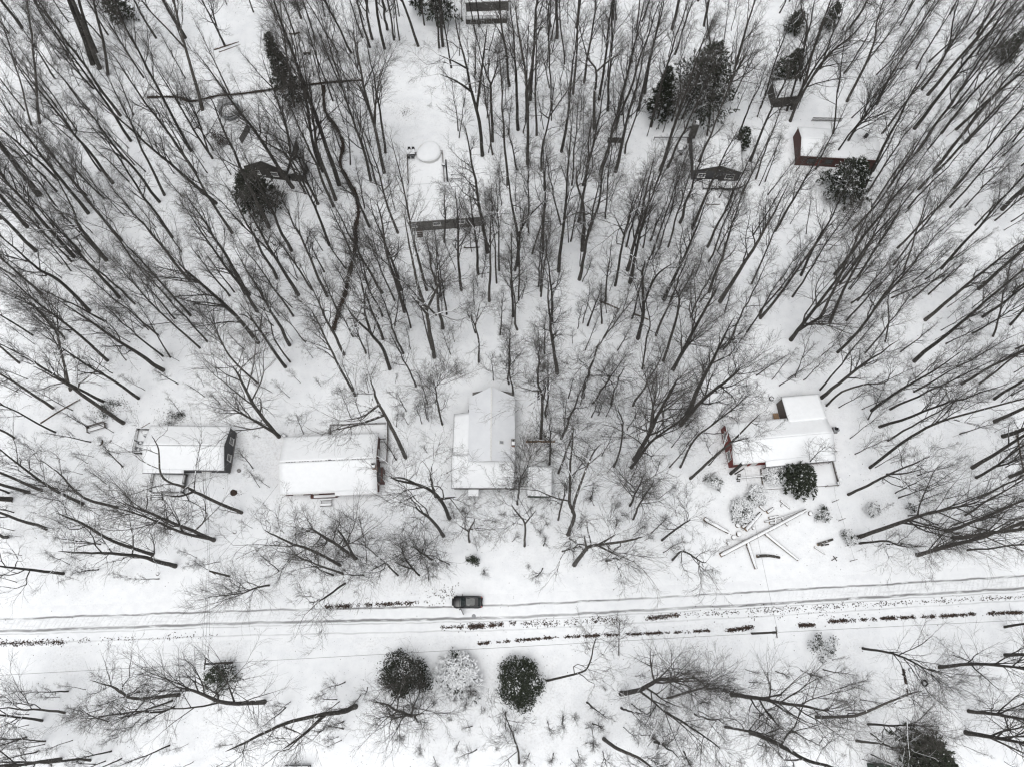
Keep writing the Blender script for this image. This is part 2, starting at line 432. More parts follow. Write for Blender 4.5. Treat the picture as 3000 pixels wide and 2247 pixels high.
sp += along([(2000, 1800), (2200, 1790), (2440, 1775), (2700, 1762), (3000, 1746)], 620, 0.22, 7, .7)
LEAFBERM = [(1400, 1885), (1480, 1878), (1600, 1868), (1760, 1860), (1900, 1855), (2080, 1846)]
sp += along(LEAFBERM, 1500, 0.11, 8, .5)
sp += along([(2130, 1846), (2170, 1841), (2205, 1836)], 420, 0.15, 9)
sp += along([(2340, 1831), (2385, 1829)], 300, 0.15, 10)
sp += along([(2425, 1820), (2600, 1810), (2760, 1804), (2860, 1798), (3000, 1793)], 1800, 0.13, 11, .4)
sp += along([(2645, 1958), (2655, 2000), (2665, 2050)], 260, .1, 12, .3)
r0 = np.random.default_rng(9)
sp += [(*(lambda p: (p.x, p.y, 0.0))(G(r0.normal(1300, 28), r0.normal(1740, 14))),) for _ in range(90)]
sp += [(*(lambda p: (p.x, p.y, 0.0))(G(r0.normal(2330, 130), r0.normal(1790, 16))),) for _ in range(160)]
leaves('leaf_litter', sp, 'dark fallen leaves in long strips beside the snowy lane')
sp = []
for c in CREEKW:
    for p in c:
        for _ in range(26 if p.y > 40 else 12):
            q = r0.normal(0, .30, 2); sp.append((p.x + q[0], p.y + q[1], max(-0.05, float(ground_h(p.x + q[0], p.y + q[1])) - .05)))
for _ in range(900):
    t = r0.uniform(0, 1); p = CREEKW[1][int(60 + t * 50)]; q = r0.normal(0, .5, 2); sp.append((p.x + q[0], p.y + q[1], 0.02))
leaves('leaf_litter', sp, 'dark wet leaves along the banks of the creek')
sp = []
for _ in range(2600):
    px, py = r0.uniform(0, 3000), r0.uniform(0, 2247); p = G(px, py)
    sp.append((p.x, p.y, float(ground_h(p.x, p.y)) - .01))
for cx, cy, s, n in ((300, 1205, 22, 260), (350, 1185, 22, 220), (510, 1225, 30, 260), (690, 1445, 8, 60), (640, 20, 60, 90), (545, 30, 14, 90),
                     (1190, 330, 14, 120), (2200, 2010, 60, 60)):
    for _ in range(n):
        p = G(r0.normal(cx, s), r0.normal(cy, s * .6)); sp.append((p.x, p.y, float(ground_h(p.x, p.y))))
leaves('leaf_litter', sp, 'single dark leaves scattered over the snow of the wood', size=(0.04, 0.10))
# ----------------------------------------------------------------- trees
def tubes(branches, sides):
    """branches: list of (points (N,K,3), radii (N,K), snow (N,)) -> vertex / quad / snow arrays"""
    VV, QQ, SS = [], [], []; off = 0
    for (P, R, S), s in zip(branches, sides):
        n, k = P.shape[:2]
        if n == 0: continue
        T = np.empty_like(P); T[:, 1:-1] = P[:, 2:] - P[:, :-2]; T[:, 0] = P[:, 1] - P[:, 0]; T[:, -1] = P[:, -1] - P[:, -2]
        T /= np.linalg.norm(T, axis=2, keepdims=True) + 1e-9
        ref = np.zeros((n, 1, 3)); m = np.abs(T[:, :1, 2]) > 0.85
        ref[..., 0] = np.where(m, 1.0, 0.0); ref[..., 2] = np.where(m, 0.0, 1.0)
        U = np.cross(T, np.broadcast_to(ref, T.shape)); U /= np.linalg.norm(U, axis=2, keepdims=True) + 1e-9
        W = np.cross(T, U)
        a = 2 * np.pi * np.arange(s) / s
        V = P[:, :, None] + R[:, :, None, None] * (np.cos(a)[None, None, :, None] * U[:, :, None] + np.sin(a)[None, None, :, None] * W[:, :, None])
        VV.append(V.reshape(-1, 3)); SS.append(np.repeat(S, k * s))
        idx = off + np.arange(n * k * s).reshape(n, k, s)
        A = idx[:, :-1]; B = idx[:, 1:]
        QQ.append(np.stack([A, np.roll(A, -1, 2), np.roll(B, -1, 2), B], 3).reshape(-1, 4)); off += n * k * s
    return np.concatenate(VV), np.concatenate(QQ), np.concatenate(SS)
def fast_mesh(name, V, Q, S, m):
    me = bpy.data.meshes.new(name); nf = len(Q)
    me.vertices.add(len(V)); me.vertices.foreach_set('co', V.astype(np.float32).ravel())
    me.loops.add(nf * 4); me.loops.foreach_set('vertex_index', Q.astype(np.int32).ravel())
    me.polygons.add(nf); me.polygons.foreach_set('loop_start', np.arange(0, nf * 4, 4, dtype=np.int32))
    me.polygons.foreach_set('use_smooth', np.ones(nf, dtype=bool))
    me.update(calc_edges=True)
    a = me.attributes.new('snow', 'FLOAT', 'POINT'); a.data.foreach_set('value', S.astype(np.float32))
    me.materials.append(m); return me

def walk(r, P0, D0, Ln, k, wob, up):
    n = len(P0); P = np.empty((n, k + 1, 3)); P[:, 0] = P0; D = D0.copy()
    for i in range(k):
        P[:, i + 1] = P[:, i] + D * (Ln / k)[:, None]
        D = D + r.normal(0, wob, (n, 3)); D[:, 2] += up
        D /= np.linalg.norm(D, axis=1, keepdims=True) + 1e-9
    return P
def spawn(r, P, R, S, cnt, t0, t1, ang, angs, lfun, k, wob, up, rratio, tip, upbias=0.0, snow=0.0, rmin=0.006, cap=None):
    """children along every parent branch; cnt per parent"""
    n, K = P.shape[:2]
    if n == 0: return P[:0], R[:0], S[:0]
    par = np.repeat(np.arange(n), cnt); m = len(par)
    t = t0 + (t1 - t0) * ((np.tile(np.arange(cnt), n) + r.uniform(0, 1, m)) / cnt)
    f = t * (K - 1); i = np.minimum(f.astype(int), K - 2); f = f - i
    P0 = P[par, i] * (1 - f)[:, None] + P[par, i + 1] * f[:, None]
    Rp = R[par, i] * (1 - f) + R[par, i + 1] * f
    T = P[par, i + 1] - P[par, i]; T /= np.linalg.norm(T, axis=1, keepdims=True) + 1e-9
    rnd = r.normal(0, 1, (m, 3)); rnd[:, 2] += upbias
    rnd -= (rnd * T).sum(1, keepdims=True) * T; rnd /= np.linalg.norm(rnd, axis=1, keepdims=True) + 1e-9
    a = np.abs(r.normal(ang, angs, m))
    D = np.cos(a)[:, None] * T + np.sin(a)[:, None] * rnd
    plen = np.linalg.norm(P[:, -1] - P[:, 0], axis=1)[par]
    Ln = lfun(t, plen, r.uniform(0.7, 1.25, m))
    C = walk(r, P0, D, Ln, k, wob, up)
    r0 = np.maximum(Rp * rratio, rmin)
    if cap: r0 = np.minimum(r0, cap)
    tt = np.linspace(0, 1, k + 1)[None]
    RR = np.maximum(r0[:, None] * (1 - tt) + tip * tt, 0.003)
    SS = np.clip(r.uniform(0, 1, m) * snow * 1.6, 0, 1.0)
    return C, RR, SS

# kinds: first branch height, limb count, limb angle, limb length, wobble, up-bend, twig density, snow on limbs
KIND = {
    'f': dict(t0=.34, n1=12, a1=.46, l1=.235, w1=.13, u1=.085, n2=7, n3=4, n4=3, sn=.42, w0=.045),
    'b': dict(t0=.22, n1=14, a1=.45, l1=.50, w1=.11, u1=.085, n2=8, n3=5, n4=3, sn=.18, w0=.03),
    'o': dict(t0=.28, n1=10,  a1=.85, l1=.42, w1=.28, u1=.05, n2=6, n3=5, n4=3, sn=.72, w0=.07),
    'u': dict(t0=.25, n1=9,  a1=.60, l1=.34, w1=.18, u1=.07, n2=5, n3=3, n4=2, sn=.15, w0=.06),
    'd': dict(t0=.70, n1=2,  a1=.70, l1=.10, w1=.2, u1=.05, n2=1, n3=1, n4=1, sn=.3, w0=.05),
}
def grow(seed, kind, H, rad, trunk=None, forks=(), dens=1.0):
    """returns (trunk mesh arrays, crown mesh arrays); local frame, base at the origin"""
    r = np.random.default_rng(seed); k = KIND[kind]
    if trunk is None:
        n = 11; z = np.linspace(0, H, n); P = np.zeros((n, 3)); P[:, 2] = z
        w = np.cumsum(r.normal(0, k['w0'] * H / n, (n, 2)), 0); w -= np.linspace(0, 1, n)[:, None] * w[-1] * .6; P[:, :2] = w - w[0]
    else:
        W = smooth_line(trunk, 5); P = np.array([tuple(p) for p in W]); n = len(P)
        w = np.cumsum(r.normal(0, 0.035, (n, 2)), 0); P[:, :2] += w - w[0]
    tt = np.linspace(0, 1, n)
    R = rad * (1 - tt) ** 0.75 * 1.0 + 0.02 + rad * 0.16 * np.exp(-tt * n * 1.6)
    P[0, 2] -= 0.35
    trunks = [(P[None], R[None], np.array([.12]))]; sides = [9]
    Pp, Rp, Sp = P[None], R[None], np.array([.12])
    parents = [(Pp, Rp, Sp, k['t0'])]
    for fk in forks:
        W = smooth_line(fk, 5); Q = np.array([tuple(p) for p in W]); nn = len(Q); t2 = np.linspace(0, 1, nn)
        d = np.linalg.norm(P - Q[0], axis=1).argmin()
        rr = min(R[d] * 0.85, rad * .8) * (1 - t2) ** 0.7 + 0.02
        trunks.append((Q[None], rr[None], np.array([.35]))); sides.append(7)
        parents.append((Q[None], rr[None], np.array([.3]), 0.25))
    crown, cs = [], []
    nn1 = max(3, int(round(k['n1'] / (1 + .45 * len(forks)))))
    for (pp, pr, ps, t0) in parents:
        Lh = H * (1.0 if len(forks) == 0 or pp is Pp else 0.8)
        def l1(t, pl, u): return Lh * k['l1'] * u * (1.05 - 0.62 * (t - t0) / (1 - t0 + 1e-6))
        c1 = spawn(r, pp, pr, ps, nn1, t0, .985, k['a1'], .16, l1, 6, k['w1'], k['u1'], .55, .012, snow=k['sn'], rmin=.02, cap=rad * .45)
        def l2(t, pl, u): return pl * .46 * u * (1.15 - .6 * t) + .15
        c2 = spawn(r, *c1, int(k['n2'] * dens), .14, .99, .62, .2, l2, 4, k['w1'] * .9, .05, .62, .008, snow=k['sn'] * .75, rmin=.013)
        def l3(t, pl, u): return pl * .52 * u * (1.1 - .5 * t) + .15
        c3 = spawn(r, *c2, int(k['n3'] * dens), .12, 1.0, .62, .25, l3, 3, .16, .04, .62, .006, snow=k['sn'] * .25, rmin=.0095)
        def l4(t, pl, u): return pl * .55 * u + .1
        c4 = spawn(r, *c3, k["n4"], .15, 1.0, .6, .25, l4, 1, .14, .03, .7, .005, snow=.0, rmin=.0075)
        for c, s in ((c1, 5), (c2, 4), (c3, 3), (c4, 3)): crown.append(c); cs.append(s)
    return tubes(trunks, sides), tubes(crown, cs)

# ---- where the trees stand, read off the photograph: tile origin and scale, then one line per tree:
# kind+size, trunk points from the base upwards (tile units); '/' starts a fork
T276 = 800 / 2209.0; T158 = 800 / 1269.0
TRACE = [
((0, 0, T276), """
fL 845 345 680 150|fM 875 285 740 60|fL 1260 305 1130 80|fM 1245 330 1080 150|fM 1490 385 1280 150|fX 1500 310 1350 40
fL 1815 365 1750 230 1690 120/1770 270 1720 100 1700 -20|fM 1835 45 1810 -20|fL 2050 100 2010 0|fL 975 940 820 720|fM 720 890 480 600
fM 1405 1030 1290 820|fM 1580 1015 1480 830|bL 1720 1285 1560 1050 1400 780/1700 1230 1620 1020 1560 850|dM 1970 800 1930 720 1860 560/1940 740 1905 620 1890 510
dS 1875 795 1820 690 1760 550|uS 1635 885 1590 650 1540 450|fL 910 1480 640 1130|fM 815 1390 600 1080|fL 1290 1635 960 1220|fL 1590 1410 1340 1060
fL 1330 1580 1080 1080|fM 705 1585 480 1330|fS 320 1585 100 1290|fX 1750 1650 1340 1280|fM 70 270 0 170|fS 810 560 680 260|fS 755 520 660 250
fS 785 430 700 200|fS 875 610 830 340|fM 495 1090 330 900|fS 1545 1225 1400 950|fL 690 670 380 180|fM 560 470 400 210|fM 430 480 250 200
fL 1060 1145 880 880|fM 360 960 320 780|fL 640 700 520 430|fL 200 900 60 720|oM 250 1010 150 820 140 640|oM 320 1000 310 860|fM 620 1060 480 860"""),
((700, 0, T276), """
fL 120 100 80 0|fM 310 180 240 0|fL 500 145 475 60 450 0/490 110 470 0|fL 1080 320 1070 150 1050 0|fL 1060 390 1010 180 950 0|fM 1000 310 930 120
fL 1200 240 1170 80 1150 0|fL 1255 325 1220 150 1200 0|uS 1300 330 1275 150|uS 1450 375 1400 200 1350 110|fM 1500 205 1470 0|uS 1430 80 1420 0
fL 1620 385 1600 200 1590 50|fM 1650 370 1630 180|fL 910 430 820 240 740 110|fM 800 430 700 260|uS 760 820 700 650|fL 780 260 720 80
fM 885 855 830 650|fM 1060 1165 1040 980|bM 1185 1240 1150 1080 1130 900|bX 1175 1400 1110 1080 1010 720 960 400/1090 1000 1110 800 1150 560/1060 900 1000 760 900 560
bL 1065 1460 1000 1200 920 980 780 560|bX 680 1390 600 1170 540 770 460 500|bX 785 1625 640 1230 605 1050 560 820|fM 700 1190 640 1000
fS 810 1500 740 1300|bL 535 1565 430 1360 370 1250 180 1130|bL 640 1650 540 1450 480 1300|uS 435 1520 370 1430
oX 1970 1260 1950 1000 1880 720 1850 560 1780 280/1935 900 1975 480 2010 200/1890 740 1760 660 1620 600/1850 560 1740 500 1600 440
fL 1990 1260 1985 900 1985 700|uS 1110 1490 1060 1300|fS 1180 400 1150 250|bM 450 870 420 650|bL 420 1340 400 1100 330 860|fM 560 800 520 600"""),
((1400, 0, T276), """
fM 60 1260 50 1000 50 880|fL 120 1150 100 800 100 680 50 550/100 700 150 560 160 450|uS 120 1255 110 1180|fL 255 700 235 400 190 150|fM 325 1050 320 760 290 500
fX 400 1330 405 1000 400 640 330 200/400 760 440 500 460 300|fM 385 990 390 850|fL 475 1095 490 700 470 400|fX 425 810 450 500 480 150|oL 515 1370 520 1200 570 960/570 960 490 900/570 960 680 800 770 670
fL 592 215 600 100 590 0|uS 570 330 580 230|fM 725 195 730 60|fX 800 230 820 60|fL 770 765 790 450 800 250|fL 860 670 890 460 920 230
fL 675 1230 700 1000 740 760|fM 665 1220 680 900|fL 980 810 1000 630 1060 300|oX 940 1050 945 800 960 580 890 460/960 580 1080 480 1180 430|fX 1090 160 1100 0|fM 1110 170 1150 20
fL 1110 1045 1160 820 1220 540|fL 1160 930 1250 650 1310 480|fM 1240 960 1300 700 1340 500|fM 1280 270 1310 60|fM 1190 1245 1260 1000 1310 800|fM 1080 1365 1130 1160 1180 930
fL 1400 1025 1450 850|fM 1570 980 1600 880|fX 1570 240 1620 40|fL 1830 210 1880 20|fX 1475 1380 1560 1090 1640 860|fL 1535 1360 1650 1080 1750 860
fM 1650 960 1690 860|oM 1930 790 1950 600 1950 430 1880 310|fM 1945 795 2030 560 2080 300|bX 1985 820 2060 630 2190 200/2010 760 2080 600 2200 380|fM 2085 910 2170 700
fM 2115 1075 2190 880|fM 835 1460 900 1200|fL 850 1500 900 1280 950 1050|fL 990 1420 1030 1280 1080 1060|bM 1750 1400 1820 1200 1870 1100|fM 1430 1560 1500 1400
uS 1115 1390 1150 1250|fM 760 1500 790 1200 800 1000|fM 500 1385 495 1200|uS 700 520 690 380|uS 640 310 640 180|oM 240 1500 240 1200 215 1000
fM 2050 250 2080 100|fM 1000 420 1010 250|uS 1350 760 1400 520|fM 600 900 590 700|oM 1050 900 1060 700|bM 1300 900 1340 700"""),
((2200, 0, T276), """
fL 780 820 910 560 1000 330 1030 150|fM 80 785 130 680 260 200|uS 75 880 110 780|fL 290 895 330 740 440 330|fX 330 880 430 690 540 300/420 700 560 480 700 330|bX 320 980 400 800 600 480 820 300
fM 0 840 60 640|fL -5 1310 90 1080 210 820|fL 800 230 880 100 970 0|fM 1205 210 1300 20|fX 1010 850 1080 700 1140 590 1300 330|fM 1040 690 1240 340
fL 1380 730 1500 560 1600 370 1640 100|fX 1430 770 1560 600 1830 280|fL 1060 1085 1300 770 1410 640|fM 1214 1135 1420 880|fM 1320 1045 1420 900 1600 700|fL 1545 1080 1740 880 2000 560
fM 1585 870 1640 790|uS 1640 875 1690 810|fL 1350 1225 1500 1030 1700 700|fM 840 1240 960 1050|bL 720 1250 860 1020 960 900|fM 640 1300 780 1120
fM 990 1390 1100 1170 1250 950|fM 870 1600 1050 1250|fL 1360 1530 1600 1280 1800 1080|fL 1640 1530 1850 1290 2080 1000|fM 1870 1140 1990 1010|uS 1660 1050 1780 950
uS 40 1450 110 1250|oM 645 1200 690 870 700 720/695 870 790 740/700 720 640 640|fM 1610 120 1660 20|fL 380 880 420 780|fM 1340 560 1440 380|fM 1770 560 1900 400
fL 2120 1150 2209 1040|fM 1850 850 1960 700|fM 560 560 640 330|oL 430 360 450 200 400 60|fL 1290 330 1420 120|fM 1480 1380 1600 1230|oM 1830 280 1850 180 1950 60
fM 1990 820 2100 660|fL 1700 480 1820 330|fM 1500 300 1580 120"""),
((0, 550, T276), """
fX 220 320 60 140|fM 325 375 120 190|fL 435 455 210 230|fL 440 330 280 130|uS 290 510 100 320|fM 500 735 250 520|fM 715 210 600 60
oX 860 590 700 390 620 280 590 160|fM 745 370 650 270|fL 985 430 740 130|fL 1395 405 1180 80|fM 1290 115 1200 0|fL 1880 370 1740 140
fX 725 1000 480 750 300 650 120 490|fM 480 1010 340 880|fL 340 860 100 670 0 570|fL 870 1400 560 1160 420 1030|uS 910 1500 790 1420|uS 1095 945 930 800
fM 1175 1130 960 940|fX 1325 1480 1060 1290 700 1040|fM 1320 1365 1080 1150 860 960|fL 1540 1035 1380 820 1060 500|bM 1620 1300 1280 990 1080 770|fM 1675 1245 1400 950
fL 1535 750 1280 470 1060 200|fX 2015 870 1820 570 1600 200|fL 2080 1000 1880 740 1820 620|bX 2085 1250 1870 1000 1560 720|bM 2080 1580 1860 1350 1740 1120|uS 1020 1395 930 1270
uS 265 1195 130 1110|uS 900 1390 800 1290|fM 120 720 0 650|fM 600 560 480 420|fM 1120 640 960 430|bL 560 1640 470 1240 400 1130|fM 160 1420 0 1280"""),
((700, 550, T276), """
fL 310 740 200 560 90 320|uS 315 585 200 470|fL 425 510 330 300 260 170|fM 240 320 190 210|uS 270 320 230 220|fM 645 130 590 20|fM 535 45 490 -60
fL 765 155 700 10|fM 790 90 750 0|fL 730 465 650 250 560 60|fL 715 880 610 640 510 450|fM 235 900 170 760|fL 1055 320 990 180 930 40|fL 1285 365 1230 150 1180 30
fX 410 1275 250 1020 130 800|oL 375 1450 200 1200 140 1110/140 1110 60 1040 0 1030/170 1150 190 1000|oM 415 1410 300 1230 260 1090|uS 440 1040 370 940|uS 145 1580 20 1430|dM 600 1380 500 1240
fL 850 1350 770 1190 680 1040 620 910|fL 940 1680 830 1480 740 1300 640 1080|oX 1220 1465 1150 1290 1070 1180 1030 1030 1020 880/1070 1180 930 1050 860 940|fL 1165 1225 1110 1040 1040 880|fM 1160 1040 1100 860 980 620
fM 1330 1340 1240 1050 1160 880|fM 1430 1605 1350 1420 1290 1340|fX 1340 1005 1270 770 1200 540 1150 250|fL 1310 830 1250 700 1210 530|fL 1650 1140 1600 920 1560 660|fM 1680 1025 1650 820
oX 1580 1370 1550 1200 1510 1010 1440 800 1400 620 1340 260/1510 1000 1390 870/1520 1000 1620 780 1640 760|uS 1520 830 1480 660 1440 480|fL 1935 700 1910 480 1890 170|fX 2010 525 1980 280 1920 60|oL 2025 920 2030 700 2020 490/2020 490 2090 350/2020 490 1960 330
oM 1940 1410 1940 1230 1890 1060/1940 1130 1950 930/1960 1100 2010 930|uS 2060 1560 2040 1400|fM 2185 1590 2195 1250|uS 2085 770 2070 500|uS 2105 670 2100 420|uS 1260 915 1200 780
uS 1390 1135 1360 1010|dM 1525 1743 1490 1610|fM 1050 820 1000 640|uS 1800 830 1790 640|bM 1160 850 1000 560|fM 480 870 430 780"""),
((1400, 550, T276), """
oX 330 630 320 400 260 100/330 400 410 240 560 90|fM 670 300 650 100 610 0|fM 690 290 700 100|fL 525 530 545 250 545 80|fM 580 390 595 150|fL 815 275 830 160
oX 845 510 860 330 850 150 800 0|fL 895 350 940 180 980 20|uS 655 675 680 400 690 290|fM 820 745 850 600 870 480|fM 490 800 500 560 520 330|uS 510 880 530 700|uS 410 385 410 180
oL 1110 795 1150 560 1180 380 1240 150/1180 380 1100 220|fM 1200 480 1260 280 1300 120|fM 1320 270 1380 130 1420 0|fM 1410 540 1460 380 1560 100|fM 1540 480 1620 270 1690 0|fL 1635 285 1700 130 1730 10
fX 1735 330 1830 130 1890 0|fL 1860 480 1960 250 2080 30|fM 1865 600 1930 450 1990 300|fL 1870 845 1930 700 1990 480|fX 1960 920 2060 700 2200 500|fL 1440 1195 1560 900 1680 580
fM 1505 905 1600 680|oL 1500 1405 1610 1080 1640 900 1600 800|bX 1580 1470 1720 1200 1880 900/1600 1450 1690 1290 1780 1190|oX 1295 1220 1340 1000 1345 700/1350 950 1440 720 1600 600|oM 1330 1470 1370 1230 1400 1110 1370 950
uS 1245 1060 1300 880|fM 805 1140 860 930 900 700|dM 870 1315 930 1180 970 1070|fM 320 1150 300 950 285 830|fL 285 1040 285 800 275 420|uS 330 910 335 650
uS 1030 250 1040 130|uS 1210 670 1225 600|uS 1230 770 1260 640|bM 600 1080 590 900|uS 2050 1230 2130 1060|fM 960 1290 1030 1200|uS 1720 1050 1780 930"""),
((2200, 550, T276), """
fL 75 1055 290 740 430 590|fM 335 885 480 680 600 480|fL 405 710 480 560 570 400|fM 5 780 60 600 150 450|fL 195 350 300 170 370 40|fM 760 310 830 170 930 0|fL 820 350 960 160 1090 20
fM 680 700 760 600 900 410|fL 720 770 830 640 950 470 1130 260|uS 870 720 970 560|fM 775 1075 920 900 1100 730|bX 325 1230 440 1080 700 740/400 1170 600 1020|uS 640 1090 720 930
fL 700 1335 870 1170 1050 900 1180 740|fM 925 1335 1040 1180 1100 1100|uS 360 1535 450 1340 480 1180|fL 390 1525 540 1290 640 1180|uS 170 1550 330 1350|uS 425 1555 500 1480
fX 1320 1405 1560 1230 1900 930|fL 1540 655 1720 480 1960 200|fM 1510 350 1600 220 1800 40|fM 1480 830 1680 620 1980 380|dX 1850 440 1930 350 2050 290|fM 1380 700 1500 560|fM 1230 700 1300 480
fM 1150 630 1310 430|fM 1710 915 1850 790 2200 540|fM 1840 820 1960 720|fM 1790 975 1900 890|fL 1875 1045 2050 920 2200 820|fL 1970 270 2200 80|uS 2030 180 2110 100
fM 1410 1070 1600 920 1780 780|fL 1705 1585 2000 1400 2200 1310|fM 1850 1585 2050 1440|uS 1330 1540 1440 1440|fM 1270 170 1420 0|uS 1610 160 1700 60|oM 1090 1250 1120 1050 1110 880
fM 2130 560 2209 470|fM 2120 1020 2209 960|fL 1000 980 1100 860 1230 700|oM 1960 1200 2000 1080 2010 960|uS 560 1050 640 880"""),
((0, 1100, T276), """
fL 430 265 240 150 80 40|fM 450 460 250 350 0 230|fM 120 505 0 440|oX 1000 385 700 180 560 80 420 20|uS 845 215 640 100|fL 1120 185 880 20|fL 235 945 0 860
uS 335 930 0 800|fL 375 1240 200 1170 0 1115|fL 60 1305 0 1295|oL 675 1040 480 940 320 840 180 740 0 600|oL 945 1065 700 1000 560 890 480 800|bX 1730 1330 1500 1230 1200 1110/1700 1345 1480 1270 1200 1150 950 1070
oL 1235 1445 920 1330 700 1190 560 1130|oX 1420 1540 1280 1500 1140 1470 900 1450 640 1450|oL 510 1600 230 1560 0 1530|oL 1960 1110 1640 970 1530 910 1330 830 1290 600/1560 960 1450 975 1330 965|uS 110 1105 0 1070
fM 70 950 0 930|bS 90 1000 20 990"""),
((700, 1100, T276), """
bX 325 495 120 250 0 20/300 470 100 350 -60 270|oX 1350 660 1290 530 1200 350 1110 180 1090 100/1170 320 950 400 720 450/1130 240 1000 330 850 360|bM 1645 395 1610 230 1590 100/1600 100 1660 20|uS 1480 390 1430 250|uS 1525 355 1490 200|uS 1350 290 1290 160
uS 910 345 830 140|oX 1705 1155 1620 1000 1480 900 1300 860/1600 980 1560 870 1550 780/1480 900 1330 830 1220 830/1640 1000 1760 980|oL 1655 1295 1560 1170 1460 1090|oM 1865 1345 1860 1260 1900 1180/1860 1260 1780 1210
oL 820 1535 600 1410 440 1360 280 1290|bL 945 1480 800 1370 640 1270/930 1470 860 1330 800 1240|oM 765 1615 570 1545|oS 840 1600 700 1550|uS 1035 1510 1020 1300|oM 1285 1615 1190 1510/1190 1520 1060 1580|oM 1460 1615 1360 1490 1320 1400/1400 1580 1330 1540 1250 1500
bM 1560 1485 1420 1390|uS 1700 1525 1590 1480|uS 320 1580 200 1480|uS 1535 1650 1535 1590|uS 520 470 480 360|uS 1010 1310 960 1150"""),
((1400, 1100, T276), """
fM 580 715 590 500 590 430|oM 650 790 730 570 760 480|oX 730 1285 775 1130 740 1030 735 700 755 540/775 1100 800 960 920 650 1000 550|fM 650 1165 690 980 720 850|fL 675 510 740 290 830 100
bM 320 1040 330 900 350 820/350 820 420 700|oM 378 1380 380 1200 290 1080/380 1200 470 1090|oM 1100 740 1160 560 1170 390 1130 290|bX 1265 680 1370 500 1460 300 1570 110/1390 450 1420 200|bL 1240 745 1330 640 1450 510 1610 400|uS 1235 850 1290 740
fX 1690 310 1780 150 1830 0|bX 1640 400 1800 210 2030 20|fM 930 225 1000 110 1080 10|uS 970 320 1030 170|uS 1000 315 1110 130|fM 1255 245 1390 10|uS 1565 580 1700 400|uS 1685 570 1750 480
fM 1640 740 1750 520 1920 380 2110 230|oL 1720 830 1880 680 2020 560 2200 370/2040 540 2200 500|fM 1255 1160 1330 1010|bX 1290 1160 1430 1000 1540 870|oX 780 1530 850 1430 930 1370 1230 1320/880 1400 860 1290/1000 1360 1120 1280/960 1370 1140 1460
oM 1040 1495 1120 1470|oM 1490 1330 1600 1240 1690 1180|oM 1575 1490 1660 1420 1800 1500|uS 1005 650 1090 480|uS 1210 440 1300 270|dS 1500 1430 1550 1400|oL 510 510 525 200 490 60/525 200 560 60
fM 550 330 555 100|fM 490 190 490 0|oL 850 175 890 30|oM 1080 240 1130 100|fM 285 160 270 20|uS 700 440 720 200|uS 140 40 120 -30|bM 1230 1050 1300 900|uS 1040 330 1110 150"""),
((2200, 1100, T276), """
fM 560 115 690 -50|fX 570 180 700 90 830 -10|oM 610 245 740 130 940 75 1110 65 1130 0|dS 710 260 780 220|fL 975 285 1200 160 1420 0|fM 1320 130 1500 30|fM 1125 275 1240 220
fL 1040 415 1380 280 1690 200|uS 800 510 980 390 1080 290|fM 1110 525 1350 380|fL 965 745 1300 490 1600 340 2200 180|oX 1000 755 1400 640 1650 560 2200 350|oL 790 960 980 860 1130 780 1340 690/1110 800 1250 790 1400 750
fL 1970 190 2200 50|fX 1970 370 2200 270|fL 1825 825 1960 740 2209 560/1960 740 2080 710 2209 660|uS 1790 745 1940 660|uS 2040 490 2200 430|fL 2090 820 2209 770|fM 1840 990 2000 920 2209 800
fM 1730 1130 1900 1020 2209 830|fX 1580 1255 1700 1220 2000 1090 2209 1000|fM 1600 1260 1900 1220 2209 1170|bX 870 1305 1200 1190 1400 1120 1700 1050|oM 880 1355 1080 1335 1200 1370|bX 1345 1450 1650 1360 1900 1300 2209 1180/1370 1435 1560 1370
uS 1640 1310 1800 1290|fM 1750 1410 1900 1385 2209 1370|uS 840 635 1000 560|uS 1170 950 1300 880|uS 430 740 580 600"""),
((0, 1647, T158), """
bM 1250 105 1190 118 1120 145|oL 830 615 700 630 600 630 540 590|oM 800 640 720 665 640 690|bX 1228 648 1060 650 900 590|bX 1225 660 1100 710 950 780|bM 195 735 0 705|oM 300 700 110 690
bL 280 915 100 945|oM 420 920 290 920|uS 770 688 700 695|uS 500 740 420 710"""),
((700, 1647, T158), """
oX 540 670 470 700 390 710 200 750 0 850/400 715 300 800 200 870|bL 800 712 740 690 690 660/800 712 820 640/800 712 860 700/790 705 700 730|uS 765 700 640 725|uS 580 60 480 60|oM 495 95 400 160 360 180"""),
((1400, 1647, T158), """
oM 318 550 430 525 510 490 540 380|bX 665 610 760 590 840 545 900 545|oM 665 675 740 700|bM 880 630 990 600 1060 580|oM 875 695 1000 770 1100 840|bX 1180 615 1269 632 1370 655 1570 690|bM 1150 765 1269 785 1320 800
oL 585 820 650 870 740 905 800 950|oM 820 835 890 880|uS 580 880 600 940|oM 190 935 185 860 150 760|uS 1100 597 1180 600|uS 655 430 640 330|oM 1010 705 1120 750"""),
((2200, 1647, T158), """
bM 520 398 640 415 740 445 830 490|bL 875 487 1050 470 1269 485|bM 1180 430 1269 425|bL 1010 690 1150 705 1269 725|bX 1000 790 1130 815 1269 840|oL 300 718 480 710 600 670 730 620|bX 310 735 500 775 700 755 900 740
bM 545 752 700 757|oX 0 790 120 840 240 910 380 945|oM 490 828 600 840|bM 1180 300 1250 290"""),
]
RADII = {'X': .32, 'L': .235, 'M': .15, 'S': .065}
HGT = {'f': {'X': 33, 'L': 30, 'M': 25, 'S': 16}, 'b': {'X': 27, 'L': 24, 'M': 19, 'S': 11}, 'o': {'X': 26, 'L': 23, 'M': 17, 'S': 10},
       'u': {'X': 11, 'L': 11, 'M': 10, 'S': 9.5}, 'd': {'X': 10, 'L': 9, 'M': 7, 'S': 4.5}}

